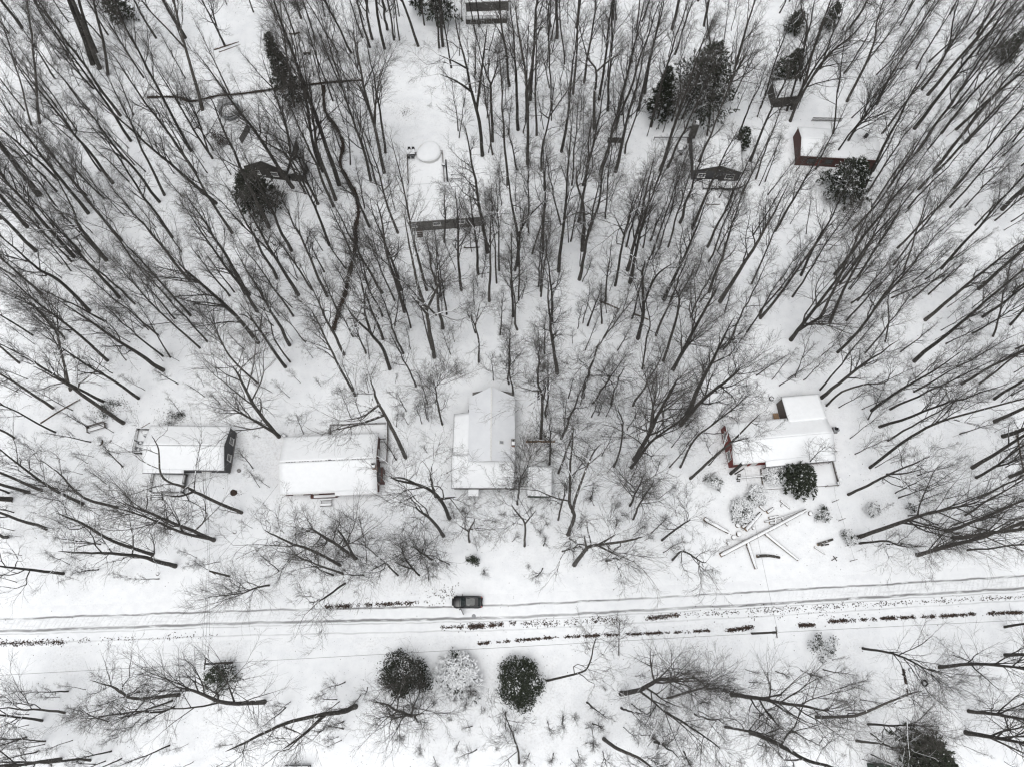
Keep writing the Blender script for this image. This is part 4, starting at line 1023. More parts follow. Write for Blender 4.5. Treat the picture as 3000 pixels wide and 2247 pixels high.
def gable(name, c, rz, Ln, W, eave, ridge, wm, label, oh=.35, ohg=.25, snow=.13, gap=.0, fascia=M_DGREY, front_ext=None, base=-.3):
    """house with the ridge along local x; parts wall, roof (> snow_cover, fascia)"""
    root = thing(name, (c[0], c[1], 0), label, 'house', 'houses in the wood', math.radians(rz))
    hl, hw = Ln / 2 - ohg, W / 2 - oh
    wz = eave + oh * (ridge - eave) / (W / 2) - .1; rzt = ridge - .12
    w = MB(); prof = [(-hw, base), (hw, base), (hw, wz), (0, rzt), (-hw, wz)]
    vs = [(-hl, y, z) for y, z in prof] + [(hl, y, z) for y, z in prof]
    w.add(vs, [(0, 1, 2, 3, 4)[::-1], (5, 6, 7, 8, 9), (0, 5, 9, 4)[::-1], (1, 2, 7, 6), (0, 1, 6, 5)])
    part(w, 'wall', wm, root)
    r = MB(); L2 = Ln / 2
    r.slab([(-L2, -W / 2, eave), (L2, -W / 2, eave), (L2, 0, ridge), (-L2, 0, ridge)], .10)
    r.slab([(-L2, W / 2, eave), (L2, W / 2, eave), (L2, 0, ridge), (-L2, 0, ridge)], .10)
    ro = part(r, 'roof', fascia, root)
    e = .05
    snow_slab([(-L2 + e, -W / 2 + e, eave + .01), (L2 - e, -W / 2 + e, eave + .01), (L2 - e, -gap, ridge), (-L2 + e, -gap, ridge)], snow, 'snow_cover', ro, 1)
    snow_slab([(-L2 + e, gap, ridge), (L2 - e, gap, ridge), (L2 - e, W / 2 - e, eave + .01), (-L2 + e, W / 2 - e, eave + .01)], snow, 'snow_cover', ro, 2)
    if front_ext:
        x0, x1, d = front_ext; sl = (ridge - eave) / (W / 2)
        part(MB().slab([(x0, -W / 2 - d, eave - d * sl), (x1, -W / 2 - d, eave - d * sl), (x1, -W / 2 + .01, eave), (x0, -W / 2 + .01, eave)], .10), 'eave_extension', fascia, ro)
        snow_slab([(x0 + e, -W / 2 - d + e, eave - d * sl + .01), (x1 - e, -W / 2 - d + e, eave - d * sl + .01), (x1 - e, -W / 2 + .06, eave + .01), (x0 + e, -W / 2 + .06, eave + .01)], snow, 'snow_cover', ro, 3)
    part(MB().bar((-L2, -W / 2 - .035, eave - .09), (L2, -W / 2 - .035, eave - .09), .07, .16), 'gutter', fascia, ro)
    return root, ro
def railing(root, a, b, z0, h, m, step=.16, posts=1.8, snow=True, top=.09):
    a, b = Vector((*a, z0)), Vector((*b, z0)); d = b - a; n = max(1, int(round(d.length / posts)))
    up = Vector((0, 0, h))
    tr = part(MB().bar(a + up, b + up, top, .06), 'top_rail', m, root)
    part(MB().bar(a + Vector((0, 0, .12)), b + Vector((0, 0, .12)), .05, .05), 'bottom_rail', m, root)
    if snow: part(MB().bar(a + up + Vector((0, 0, .055)), b + up + Vector((0, 0, .055)), top * .8, .05), 'snow_cover', M_SNOW, tr)
    for i in range(n + 1):
        p = a.lerp(b, i / n); part(MB().box(p + Vector((0, 0, h / 2 - .15)), (.1, .1, h + .25)), 'post', m, root)
    bl = MB(); k = int(d.length / step)
    for i in range(1, k):
        p = a.lerp(b, i / k); bl.box(p + Vector((0, 0, .12 + (h - .15) / 2)), (.04, .04, h - .17))
    if k > 1: tag(part(bl, 'balusters', m, root), kind='stuff')
def deck(name, poly, z, label, rails, m=M_WOOD, seed=0, rh=.95, cat='deck'):
    c = Vector((sum(p[0] for p in poly) / len(poly), sum(p[1] for p in poly) / len(poly), 0))
    root = thing(name, c, label, cat, 'decks of the houses')
    q = [(p[0] - c.x, p[1] - c.y) for p in poly]
    fl = part(MB().prism(q, z - .16, z), 'floor', m, root)
    if len(q) == 4: snow_slab([(x * .97, y * .97, z) for x, y in q], .09, 'snow_cover', fl, seed)
    pl = MB()
    for x, y in q: pl.box((x * .94, y * .94, (z - .3) / 2 - .1), (.14, .14, z + .1))
    tag(part(pl, 'support_posts', m, root), kind='stuff')
    for a, b in rails: railing(root, (a[0] - c.x, a[1] - c.y), (b[0] - c.x, b[1] - c.y), z, rh, m)
    return root, c
def chimney(root, c, s, z0, z1, m=M_BRICK, flue=True, parent=None):
    o = part(MB().box((c[0], c[1], (z0 + z1) / 2), (s[0], s[1], z1 - z0)), 'chimney', m, parent or root)
    rows = MB(); z = z0 + .12
    while z < z1 - .02:
        rows.box((c[0], c[1], z), (s[0] + .012, s[1] + .012, .018)); z += .15
    if (parent is None):
        tag(part(rows, 'mortar_joints', M_MORTAR, o), kind='stuff')
        part(MB().box((c[0], c[1], z1 + .04), (s[0] + .14, s[1] + .14, .08)), 'cap', M_STONE, o)
        part(MB().box((c[0], c[1] - s[1] * .15, z1 + .12), (s[0] * .9, s[1] * .55, .08)), 'snow_cover', M_SNOW, o)
        if flue: part(MB().tube([(c[0], c[1] + s[1] * .2, z1 + .06), (c[0], c[1] + s[1] * .2, z1 + .4)], .13, 10), 'flue', M_BLACK, o)
    return o

# charcoal house on the left
hA, rA = gable('charcoal_house', (-52.95, 30.75), -.6, 13.3, 7.5, 2.9, 4.4, M_CHAR, 'charcoal house with a white snowy roof and a dark gable end, leftmost along the lane', oh=.3, ohg=.12, gap=.03, front_ext=(-6.65, 0.15, .5))
window(hA, (6.53, -1.3, 1.75), 1.0, 1.15, 'y', 1); window(hA, (6.53, 1.5, 1.75), 1.0, 1.15, 'y', 1); window(hA, (3.0, -3.45, 1.7), 1.3, 1.1, 'x', -1)
part(MB().box((6.55, 0, .15), (.06, 6.8, .5)), 'foundation', M_STONE, hA)
part(MB().tube([(2.1, -3.0, 3.1), (2.1, -3.0, 3.62)], .05, 8), 'vent_pipe', M_DGREY, rA)
part(MB().bar((2.0, -3.2, 3.3), (2.3, -3.2, 3.3), .05), 'wire_bracket', M_DGREY, rA)
part(MB().tube([(6.5, -3.6, 2.75), (6.5, -3.6, .1)], .045, 8), 'downpipe', M_DGREY, hA)
d1, c1 = deck('side_deck', [(-62.7, 30.4), (-59.3, 30.2), (-59.3, 34.4), (-62.7, 34.6)], .55, 'small snowy deck with baluster railing on the left end of the charcoal house',
     [((-62.65, 30.45), (-62.65, 34.5)), ((-62.6, 34.5), (-59.5, 34.4)), ((-62.6, 30.45), (-61.2, 30.35))], M_DARKW)
d2, c2 = deck('front_deck', [(-58.8, 23.9), (-53.4, 23.75), (-53.4, 26.9), (-58.8, 27.0)], .65, 'snowy front deck with dark railing before the charcoal house',
     [((-58.7, 24.0), (-58.7, 26.9)), ((-53.5, 23.85), (-53.5, 26.8)), ((-58.7, 24.0), (-58.55, 24.0)), ((-56.8, 23.95), (-53.5, 23.85))], M_DARKW)
for k in range(3):
    st = part(MB().box((-57.85 - c2.x, 23.62 - .32 * k - c2.y, .5 - .18 * k), (1.7, .3, .06)), 'step', M_DARKW, d2)
    part(MB().box((0, 0, 0), (1.6, .22, .05)), 'snow_cover', M_SNOW, st).location = (-57.85 - c2.x, 23.62 - .32 * k - c2.y, .55 - .18 * k)
part(MB().bar((-58.75 - c2.x, 23.7 - c2.y, .5), (-58.75 - c2.x, 22.7 - c2.y, .05), .06, .2), 'stringer', M_DARKW, d2)
part(MB().bar((-56.95 - c2.x, 23.7 - c2.y, .5), (-56.95 - c2.x, 22.7 - c2.y, .05), .06, .2), 'stringer', M_DARKW, d2)
def chair(loc, rz, label, m=M_DGREY, group='snowy garden chairs'):
    t = thing('garden_chair', loc, label, 'chair', group, rz)
    part(MB().box((0, 0, .42), (.5, .5, .05)), 'seat', m, t); part(MB().box((0, .26, .72), (.5, .05, .6)), 'backrest', m, t)
    for sx in (-.22, .22):
        for sy in (-.22, .22): part(MB().box((sx, sy, .2), (.05, .05, .4)), 'leg', m, t)
    for sx in (-.27, .27): part(MB().box((sx, 0, .62), (.05, .5, .04)), 'armrest', m, t)
    s = link_mesh('snow_cover', *snow_lump(.24, .24, .12, 3), M_SNOW, t, True); s.location = (0, 0, .45)
    return t
chair((-60.9, 33.3, .64), 2.4, 'grey snowy chair at the back of the deck left of the charcoal house', M_STEEL)
chair((-61.7, 32.1, .64), 1.7, 'grey snowy chair in the middle of the deck left of the charcoal house', M_STEEL)
chair((-61.9, 31.0, .64), 1.2, 'grey snowy chair at the front of the deck left of the charcoal house', M_STEEL)
# garden bench, table stump and stones left of the charcoal house
b = G(287, 1255); t = thing('garden_bench', (b.x, b.y, 0), 'weathered garden bench with slatted sides standing in the snow left of the charcoal house', 'bench', rz=.32)
for i in range(3): part(MB().box((0, -.25 + .25 * i, .45), (3.0, .2, .05)), 'seat_slat', M_WOOD, t)
for i in range(3): part(MB().box((0, .48 + .03 * i, .62 + .2 * i), (3.0, .05, .14)), 'back_slat', M_WOOD, t)
for sx in (-1.45, 1.45):
    for sy in (-.4, .45): part(MB().box((sx, sy, .45), (.1, .1, .9)), 'leg', M_WOOD, t)
    part(MB().box((sx, 0, .78), (.1, 1.0, .07)), 'armrest', M_WOOD, t)
    for k in range(4): part(MB().box((sx, -.3 + .2 * k, .6), (.05, .06, .3)), 'side_slat', M_WOOD, t)
part(MB().box((0, -.02, .49), (2.8, .55, .05)), 'snow_cover', M_SNOW, t, .02)
def lumpy(name, px, py, r, h, m, label, cat, snow=True, group=None, seed=0):
    b = G(px, py); t = thing(name, (b.x, b.y, float(ground_h(b.x, b.y))), label, cat, group)
    V, Fc = snow_lump(r, r * .85, h, seed, 10, 4); link_mesh('body', V, Fc, m, t, False)
    if snow:
        s = link_mesh('snow_cover', *snow_lump(r * .8, r * .68, h * .5, seed + 1, 12, 4), M_SNOW, t, True); s.location = (0.05, 0.05, h * .62)
    return t
def stump(px, py, r, h, label, group='snow capped stumps and log rounds'):
    b = G(px, py); t = thing('tree_stump', (b.x, b.y, float(ground_h(b.x, b.y))), label, 'stump', group)
    part(MB().tube([(0, 0, -.2), (0, 0, h * .5), (0, 0, h)], [r * 1.12, r, r * .97], 12), 'wood', M_LOG, t).data.attributes.new('snow', 'FLOAT', 'POINT')
    s = link_mesh('snow_cover', *snow_lump(r * 1.02, r * 1.02, .2, int(px), 14, 5), M_SNOW, t, True); s.location = (0, 0, h - .01)
    return t
stump(293, 1296, .55, .45, 'broad round stump topped with snow left of the charcoal house'); stump(323, 1292, .22, .3, 'small stump right beside the broad round stump left of the charcoal house')
lumpy('rock', 701, 1379, .38, .35, M_STONE, 'small dark rock in the snow near the right corner of the charcoal house', 'rock', False)
lumpy('brush_heap', 685, 1443, .62, .28, M_DRYLEAF, 'flat brown heap of leaves between the charcoal house and the red house', 'leaf heap', False)
lumpy('rock', 688, 1558, .35, .25, M_STONE, 'snow capped rock halfway along the service wire left of the yard trees', 'rock', True)
lumpy('rock', 462, 1681, .30, .22, M_STONE, 'snow capped rock above the left part of the lane', 'rock', True)

# red house with the brick chimney
hB, rB = gable('red_house', (-29.45, 28.2), 2.6, 15.5, 9.6, 2.9, 4.6, M_BRED, 'brownish red house with a broad snowy roof and a brick chimney at its right end', oh=.35, ohg=.18, gap=.05, fascia=M_WHITE, front_ext=(.95, 7.75, .55))
for k in range(34):
    if (k * 7) % 5 != 0: part(MB().box((-6.9 + .42 * k, 0, 4.62), (.3, .10, .05)), 'ridge_vent', M_DGREY, rB)
part(MB().box((.35, .05, 4.67), (.4, .14, .14)), 'roof_vent', M_DGREY, rB)
po = part(MB().box((-1.35, -4.78, .35), (4.3, .62, .5)), 'porch', M_BRED, hB); part(MB().box((-1.2, -4.86, .63), (3.5, .42, .06)), 'snow_cover', M_SNOW, po, .02)
part(MB().box((-2.6, -4.48, 1.3), (.95, .07, 2.0)), 'door', M_WHITE, hB)
window(hB, (7.57, 1.6, 1.6), 1.2, 1.2, 'y', 1); window(hB, (7.57, -2.9, 1.6), 1.0, 1.2, 'y', 1); window(hB, (4.0, -4.45, 1.6), 1.6, 1.2, 'x', -1); window(hB, (-5.4, -4.45, 1.6), 1.4, 1.2, 'x', -1)
chimney(hB, (7.45, -1.35), (.55, .7), 2.5, 5.3)
by = part(MB().box((8.0, -2.1, 1.1), (.9, 2.3, 2.6)), 'bay', M_BRED, hB); part(MB().slab([(7.55, -3.3, 2.55), (8.55, -3.3, 2.3), (8.55, -.9, 2.3), (7.55, -.9, 2.55)], .06), 'bay_roof', M_DGREY, by)
window(hB, (8.47, -2.4, 1.3), .9, 1.1, 'y', 1)
d3, c3 = deck('back_deck', [(-30.5, 32.6), (-20.7, 33.0), (-20.9, 35.6), (-30.55, 35.3)], .5, 'snowy deck with a pale railing along the back of the red house with the brick chimney',
     [((-30.5, 32.9), (-30.5, 35.25)), ((-30.5, 35.25), (-20.95, 35.6)), ((-20.95, 35.6), (-20.8, 33.0))], M_WOOD)
d4, c4 = deck('side_walkway', [(-22.0, 29.0), (-20.7, 29.05), (-20.75, 32.95), (-22.1, 32.9)], .5, 'snowy walkway with a plank rail along the right end of the red house with the brick chimney',
     [((-20.72, 29.0), (-20.75, 32.9))], M_BRED, 3)
b = G(957, 1473); t = thing('picnic_bench', (b.x, b.y, 0), 'snowy picnic bench in front of the red house with the brick chimney', 'bench', rz=.05)
for y, z, w in ((-.35, .45, .5), (.45, .45, .28), (.05, .0, 0)):
    if w: s = part(MB().box((0, y, z), (1.9, w, .06)), 'plank', M_DARKW, t); part(MB().box((0, y + .03, z + .05), (1.85, w * .75, .06)), 'snow_cover', M_SNOW, s, .02)
for sx in (-.8, .8):
    for sy in (-.35, .45): part(MB().box((sx, sy, .2), (.09, .09, .42)), 'leg', M_DARKW, t)
    part(MB().box((sx, .05, .3), (.07, .8, .07)), 'crossbar', M_DARKW, t)
b = G(835, 1278); t = thing('propane_tank', (b.x, b.y, 0), 'small grey gas tank with a snow cap at the back left corner of the red house', 'tank', rz=-.6)
part(MB().tube([(-.5, 0, .4), (-.4, 0, .4), (.4, 0, .4), (.5, 0, .4)], [.12, .26, .26, .12], 12), 'body', M_STEEL, t, smooth=True)
for sx in (-.3, .3): part(MB().box((sx, 0, .1), (.06, .4, .2)), 'foot', M_DGREY, t)
s = link_mesh('snow_cover', *snow_lump(.4, .2, .13, 5), M_SNOW, t, True); s.location = (0, 0, .6)

# house with the pale metal roof
hC = thing('metal_roof_house', (-3.35, 34, 0), 'house with a long pale metal gable roof and lower snowy roofs around it', 'house', 'houses in the wood')
part(MB().prism([(-3.2, -5.6), (3.4, -5.6), (3.4, 5.9), (-3.2, 5.9)], -.3, 4.1), 'wall', M_GREYW, hC)
part(MB().prism([(-6.1, -4.5), (-3.2, -4.5), (-3.2, 2.4), (-6.1, 2.4)], -.3, 3.1), 'annex_wall', M_GREYW, hC)
part(MB().prism([(-6.1, -9.5), (3.4, -9.5), (3.4, -4.5), (-6.1, -4.5)], -.3, 2.8), 'front_wall', M_GREYW, hC)
gw = MB(); gw.add([(-3.2, -5.75, 4.0), (3.4, -5.75, 4.0), (0, -5.75, 5.65), (-3.2, -5.65, 4.0), (3.4, -5.65, 4.0), (0, -5.65, 5.65)], [(0, 1, 2), (5, 4, 3), (0, 3, 4, 1), (1, 4, 5, 2), (2, 5, 3, 0)]); part(gw, 'front_gable', M_GREYW, hC)
gw = MB(); gw.add([(-3.2, 5.9, 4.0), (3.4, 5.9, 4.0), (0, 5.9, 5.65), (-3.2, 5.8, 4.0), (3.4, 5.8, 4.0), (0, 5.8, 5.65)], [(0, 2, 1), (3, 4, 5), (0, 1, 4, 3), (1, 2, 5, 4), (2, 0, 3, 5)]); part(gw, 'back_gable', M_GREYW, hC)
ro = part(MB().slab([(-3.7, -5.85, 4.2), (0, -6.15, 5.85), (0, 6.25, 5.85), (-3.7, 5.0, 4.2)], .09), 'roof', M_METAL, hC)
r2 = part(MB().slab([(0, -6.15, 5.85), (3.82, -5.85, 4.2), (3.82, 5.0, 4.2), (0, 6.25, 5.85)], .09), 'roof', M_METAL, hC)
for k in range(24):
    y = -5.6 + .45 * k
    for (o, x1) in ((ro, -3.68), (r2, 3.8)):
        part(MB().bar((0, y, 5.862), (x1, y, 4.222), .04, .03), 'seam', M_METAL, o)
part(MB().box((0, .05, 5.88), (.26, 12.3, .09)), 'ridge_cap', M_WHITE, r2)
f = part(MB().box((1.65, -3.0, 5.22), (.75, .55, .16), M=Matrix.Rotation(.41, 3, 'Y')), 'skylight', M_WHITE, r2); part(MB().box((1.68, -3.0, 5.31), (.62, .42, .03), M=Matrix.Rotation(.41, 3, 'Y')), 'pane', M_STEEL, f)
an = part(MB().slab([(-6.3, -4.7, 3.15), (-2.35, -4.7, 4.25), (-2.35, 2.55, 4.25), (-6.25, 2.45, 3.15)], .10), 'annex_roof', M_DGREY, hC)
snow_slab([(-6.25, -4.65, 3.16), (-2.3, -4.65, 4.26), (-2.3, 2.5, 4.26), (-6.2, 2.4, 3.16)], .13, 'snow_cover', an, 5)
fr = part(MB().slab([(-6.35, -9.95, 2.95), (3.78, -9.95, 2.95), (3.78, -4.72, 4.05), (-6.35, -4.72, 4.05)], .10), 'front_roof', M_DGREY, hC)
snow_slab([(-6.3, -9.9, 2.96), (3.74, -9.9, 2.96), (3.74, -4.75, 4.06), (-6.3, -4.75, 4.06)], .13, 'snow_cover', fr, 6)
part(MB().bar((-5.9, -10.02, 2.87), (3.75, -10.02, 2.87), .1, .16), 'gutter', M_DARKW, fr)
pr = part(MB().slab([(-3.7, -11.2, 2.5), (-1.95, -11.2, 2.5), (-1.95, -9.96, 2.8), (-3.7, -9.96, 2.8)], .1), 'porch_roof', M_DGREY, hC)
snow_slab([(-3.68, -11.15, 2.51), (-1.97, -11.15, 2.51), (-1.97, -10.05, 2.81), (-3.68, -10.05, 2.81)], .12, 'snow_cover', pr, 7, 8)
for sx in (-3.6, -2.05): part(MB().box((sx, -11.05, 1.2), (.1, .1, 2.5)), 'porch_post', M_WHITE, hC)
part(MB().box((-2.8, -9.55, 1.05), (.95, .08, 2.0)), 'door', M_DARKW, hC)
for x in (-5.0, -.4, 2.0): window(hC, (x, -9.5, 1.6), 1.3, 1.1, 'x', -1)
window(hC, (3.4, -8.0, 1.6), 1.1, 1.1, 'y', 1)
chimney(hC, (3.55, -3.0), (.55, 1.0), 2.0, 5.3)
part(MB().box((4.3, -7.4, .25), (1.0, 1.4, .5)), 'side_step', M_STONE, hC); part(MB().box((4.3, -7.4, .54), (.9, 1.3, .08)), 'snow_cover', M_SNOW, hC, .02)
part(MB().tube([(-3.9, 3.4, -.2), (-3.9, 3.4, 2.6)], .04, 6), 'downpipe', M_DGREY, hC)
part(MB().bar((3.6, -6.6, .3), (3.6, -9.0, .3), .1, .5), 'kerb_wall', M_WOOD, hC)
# shed, board fence, fire pit
b = Vector((4.45, 25.3, 0)); t = thing('garden_shed', b, 'small flat roofed shed with a dark green front edge right of the metal roof house', 'shed', rz=-.03)
part(MB().box((0, .05, 1.1), (3.7, 4.4, 2.5)), 'wall', M_GREEN, t)
r_ = part(MB().slab([(-2.0, -2.4, 2.35), (2.0, -2.4, 2.35), (2.0, 2.45, 2.6), (-2.0, 2.45, 2.6)], .12), 'roof', M_GREEN, t)
snow_slab([(-1.97, -2.36, 2.36), (1.97, -2.36, 2.36), (1.97, 2.42, 2.61), (-1.97, 2.42, 2.61)], .14, 'snow_cover', r_, 8)
part(MB().box((0, -2.2, 1.0), (1.6, .06, 1.9)), 'door', M_GREEN, t)
t = thing('board_fence', (4.7, 32.45, 0), 'short tan board fence with snow on top, behind the fire pit', 'fence')
for i in range(12): part(MB().box((-2.25 + .41 * i, 0, .55), (.38, .035, 1.35)), 'board', M_TAN, t)
for x in (-2.35, 0, 2.35): part(MB().box((x, .09, .6), (.11, .11, 1.5)), 'post', M_TAN, t)
tr_ = part(MB().box((0, 0.02, 1.27), (4.9, .16, .07)), 'top_rail', M_TAN, t); part(MB().box((0, 0.04, 1.33), (4.8, .12, .06)), 'snow_cover', M_SNOW, tr_, .02)
b = G(1582, 1325); t = thing('fire_pit', (b.x, b.y, 0), 'round fire pit ring of snowy stones between the tan fence and the shed', 'fire pit')
for k in range(12):
    a = k * math.pi / 6; V, Fc = snow_lump(.16, .14, .24, k, 8, 4); o = link_mesh('stone', V, Fc, M_STONE, t); o.location = (.62 * math.cos(a), .62 * math.sin(a), 0)
    s = link_mesh('snow_cover', *snow_lump(.13, .12, .1, k, 8, 4), M_SNOW, o, True); s.location = (0, 0, .17)
for k, (x, y) in enumerate(((1553, 1340), (1572, 1348), (1590, 1349), (1606, 1346), (1579, 1304))):
    b = G(x, y); chair((b.x, b.y, 0), (2.6, 3.0, 3.3, 3.7, 0)[k], ('leftmost of the snowy chairs below the fire pit', 'second snowy chair from the left below the fire pit', 'third snowy chair from the left below the fire pit', 'rightmost of the snowy chairs below the fire pit', 'single snowy chair between the tan fence and the fire pit')[k], M_WHITE)

# red house with the side wing
hD, rD = gable('winged_red_house', (43.85, 32.2), 5.3, 16.8, 6.9, 2.9, 4.3, M_RED, 'red house with snowy roof, back side wing and two windows in its left gable', oh=.12, ohg=.08, gap=.0, fascia=M_WHITE)
window(hD, (-8.32, 1.5, 1.6), 1.5, 1.25, 'y', -1); window(hD, (-8.32, -1.7, 1.6), 1.5, 1.25, 'y', -1)
window(hD, (-6.4, -3.33, 1.6), 1.3, 1.2, 'x', -1); part(MB().box((-4.5, -3.36, 1.1), (.95, .08, 2.1)), 'door', M_WHITE, hD)
e_ = part(MB().slab([(-3.2, -4.35, 2.62), (8.4, -4.35, 2.62), (8.4, -3.46, 2.96), (-3.2, -3.46, 2.96)], .1), 'porch_roof', M_DGREY, hD)
snow_slab([(-3.15, -4.3, 2.63), (8.35, -4.3, 2.63), (8.35, -3.4, 2.98), (-3.15, -3.4, 2.98)], .13, 'snow_cover', e_, 4)
for x in (-2.8, 1, 4.8, 8.1): part(MB().box((x, -4.15, 1.3), (.1, .1, 2.5)), 'porch_post', M_DARKW, hD)
part(MB().prism([(2.1, 3.3), (8.1, 3.3), (8.1, 7.0), (2.1, 7.0)], -.3, 2.75), 'wing_wall', M_WOOD, hD)
w_ = part(MB().slab([(1.9, 2.6, 3.3), (8.4, 2.6, 3.3), (8.35, 7.25, 2.75), (1.9, 7.25, 2.75)], .1), 'wing_roof', M_DGREY, hD)
snow_slab([(1.95, 2.6, 3.32), (8.35, 2.6, 3.32), (8.3, 7.2, 2.76), (1.95, 7.2, 2.76)], .13, 'snow_cover', w_, 9)
for k in range(6): part(MB().box((2.06, 3.65 + .6 * k, 1.2), (.05, .55, 2.6)), 'plank', M_WOOD, hD)
part(MB().box((1.2, 4.4, .7), (.9, 1.4, .12)), 'back_step', M_TAN, hD)
d5, c5 = deck('front_deck', [(41.0, 24.4), (53.6, 25.1), (53.2, 29.2), (41.0, 27.9)], .3, 'snowy deck before the red house with the side wing, baluster railing at its right end',
     [((53.35, 25.2), (52.95, 29.2)), ((51.4, 24.95), (53.4, 25.1))], M_WOOD, 4, rh=.8)
def beam(name, a, b, z, w, m, label, cat, snow=True, group=None):
    a, b = Vector(a), Vector(b); c = (a + b) / 2; t = thing(name, (c.x, c.y, 0), label, cat, group)
    d = Vector((0, 0, z)); o = part(MB().bar(a - c + d, b - c + d, w, w), 'beam', m, t)
    if snow: part(MB().bar(a - c + d + Vector((0, 0, w * .55)), b - c + d + Vector((0, 0, w * .55)), w * .8, w * .35), 'snow_cover', M_SNOW, o)
    for q in (a, b): part(MB().box((q.x - c.x, q.y - c.y, z / 2 - .1), (.1, .1, z + .1)), 'post', m, t)
    return t
beam('porch_rail', (36.95, 26.2, 0), (41.0, 26.55, 0), .75, .2, M_DARKW, 'low snow topped rail left of the deck evergreen before the red winged house', 'rail')
for k, (x, y, lb) in enumerate(((2456, 1407, 'upper snow capped pot in the deck corner of the winged red house'), (2453, 1418, 'lower dark snow capped pot in the deck corner of the winged red house'))):
    b = G(x, y); t = thing('plant_pot', (b.x, b.y, .39), lb, 'pot'); part(MB().tube([(0, 0, 0), (0, 0, .5)], [.22, .32], 14), 'pot', (M_STEEL, M_DGREY)[k], t)
    s = link_mesh('snow_cover', *snow_lump(.34, .34, .22, k), M_SNOW, t, True); s.location = (0, 0, .48)
b = G(2441, 1262); t = thing('heat_pump', (b.x, b.y, 0), 'pale air conditioning unit at the right end of the red house with the side wing', 'air conditioner', rz=.1)
part(MB().box((0, 0, .75), (.95, .8, 1.1)), 'body', M_STEEL, t, .03); part(MB().disc((0, 0), .3, 1.3, 1.36), 'fan_grille', M_BLACK, t)
part(MB().box((.25, .3, 1.34), (.4, .2, .1)), 'snow_cover', M_SNOW, t, .02); part(MB().box((0, 0, .1), (1.1, .95, .2)), 'stand', M_STONE, t)
def post_thing(name, base_px, top_px, r, label, cat, m=M_BARK, cap=True, H=None, group=None):
    b = G(*base_px); b.z = float(ground_h(b.x, b.y)); q = lift(b, *top_px, 1.0, 30) - b
    t = thing(name, b, label, cat, group)
    o = part(MB().tube([(0, 0, -.3), q * .5, q], [r * 1.1, r, r * .92], 10), 'trunk', m, t)
    if cap: s = link_mesh('snow_cover', *snow_lump(r * 1.05, r * 1.05, r * .9, 3, 12, 5), M_SNOW, t, True); s.location = q
    return t, q
post_thing('cut_trunk', (2141, 1387), (2177, 1355), .26, 'thick cut trunk with a round snow cap at the left front corner of the winged red house', 'cut tree')
post_thing('gate_post', (2153, 1388), (2182, 1370), .10, 'thinner dark post with a snow cap, below the thick cut trunk at the winged red house', 'post', M_POLE)
b = G(2162, 1400); t = thing('garden_steps', (b.x, b.y, 0), 'short dark ladder like steps below the cut trunk of the winged red house', 'steps')
for k in range(5): part(MB().box((.04 * k, -.55 + .27 * k, .1 + .06 * k), (.45, .12, .05)), 'step', M_DARKW, t)
for sx in (-.2, .25): part(MB().bar((sx - .05, -.65, .08), (sx + .15, .65, .36), .05, .08), 'side_rail', M_DARKW, t)
b = G(2260, 1168); t = thing('tyre', (b.x, b.y, 0), 'dark tyre ring half sunk in snow behind the winged red house', 'tyre')
part(MB().tube([(.36 * math.cos(a * math.pi / 8), .36 * math.sin(a * math.pi / 8), .1) for a in range(15)], .075, 8), 'tread', M_RUBBER, t, smooth=True)
part(MB().disc((0, 0), .3, .02, .12, 16), 'snow_cover', M_SNOW, t)

# long grey house further up
hE, rE = gable('long_grey_house', (-12.3, 78.1), 5.2, 14.5, 8.3, 3.1, 4.0, M_GREYW, 'long grey house with a wide snowy roof and a blank grey front wall, in the middle of the wood', oh=.1, ohg=.1, gap=0, fascia=M_GREYW)
window(hE, (-6.3, -4.05, 2.0), 1.0, .9, 'x', -1); window(hE, (-2.0, -4.05, 2.0), 1.3, .8, 'x', -1); window(hE, (2.5, -4.05, 2.0), 1.3, .8, 'x', -1)
for k in range(18): part(MB().box((-6.75 + .794 * k, -4.062, 1.35), (.774, .03, 2.9)), 'panel', M_GREYW, hE)
b_ = MB()
for k in range(4): part(MB().box((-5.4, -4.5 - .3 * k, .75 - .2 * k), (1.0, .28, .06)), 'step', M_WOOD, hE)
for sx in (-5.9, -4.9): part(MB().bar((sx, -4.3, .8), (sx, -5.6, .02), .06, .2), 'stringer', M_WOOD, hE)
d6, c6 = deck('back_deck', [(-19.9, 82.8), (-12.9, 83.4), (-13.6, 90.8), (-20.5, 90.2)], .6, 'large snowy deck with a thin railing behind the long grey house',
     [((-20.5, 90.2), (-13.6, 90.8)), ((-19.9, 82.9), (-20.5, 90.2))], M_WOOD, 5)
b = G(1205, 455, .7); t = thing('patio_table', (b.x, b.y, .69), 'snow covered table on the deck behind the long grey house', 'table', rz=.05)
part(MB().box((0, 0, .72), (1.5, 1.0, .06)), 'tabletop', M_BLACK, t); part(MB().box((0, 0.03, .82), (1.5, .95, .14)), 'snow_cover', M_SNOW, t, .04)
for sx in (-.65, .65):
    for sy in (-.4, .4): part(MB().box((sx, sy, .35), (.06, .06, .7)), 'leg', M_BLACK, t)
for k, (dx, dy) in enumerate(((-.4, .85), (.4, .85), (-.4, -.85), (.4, -.85))):
    chair((b.x + dx, b.y + dy, .69), 0 if dy > 0 else math.pi, ('black chair at the back left of the snowy deck table', 'black chair at the back right of the snowy deck table', 'black chair at the front left of the snowy deck table', 'black chair at the front right of the snowy deck table')[k], M_BLACK)
b = G(1258, 452, .7); t = thing('snow_mound', (b.x, b.y, .6), 'big round white mound, a snow covered tub on the deck behind the long grey house', 'hot tub')
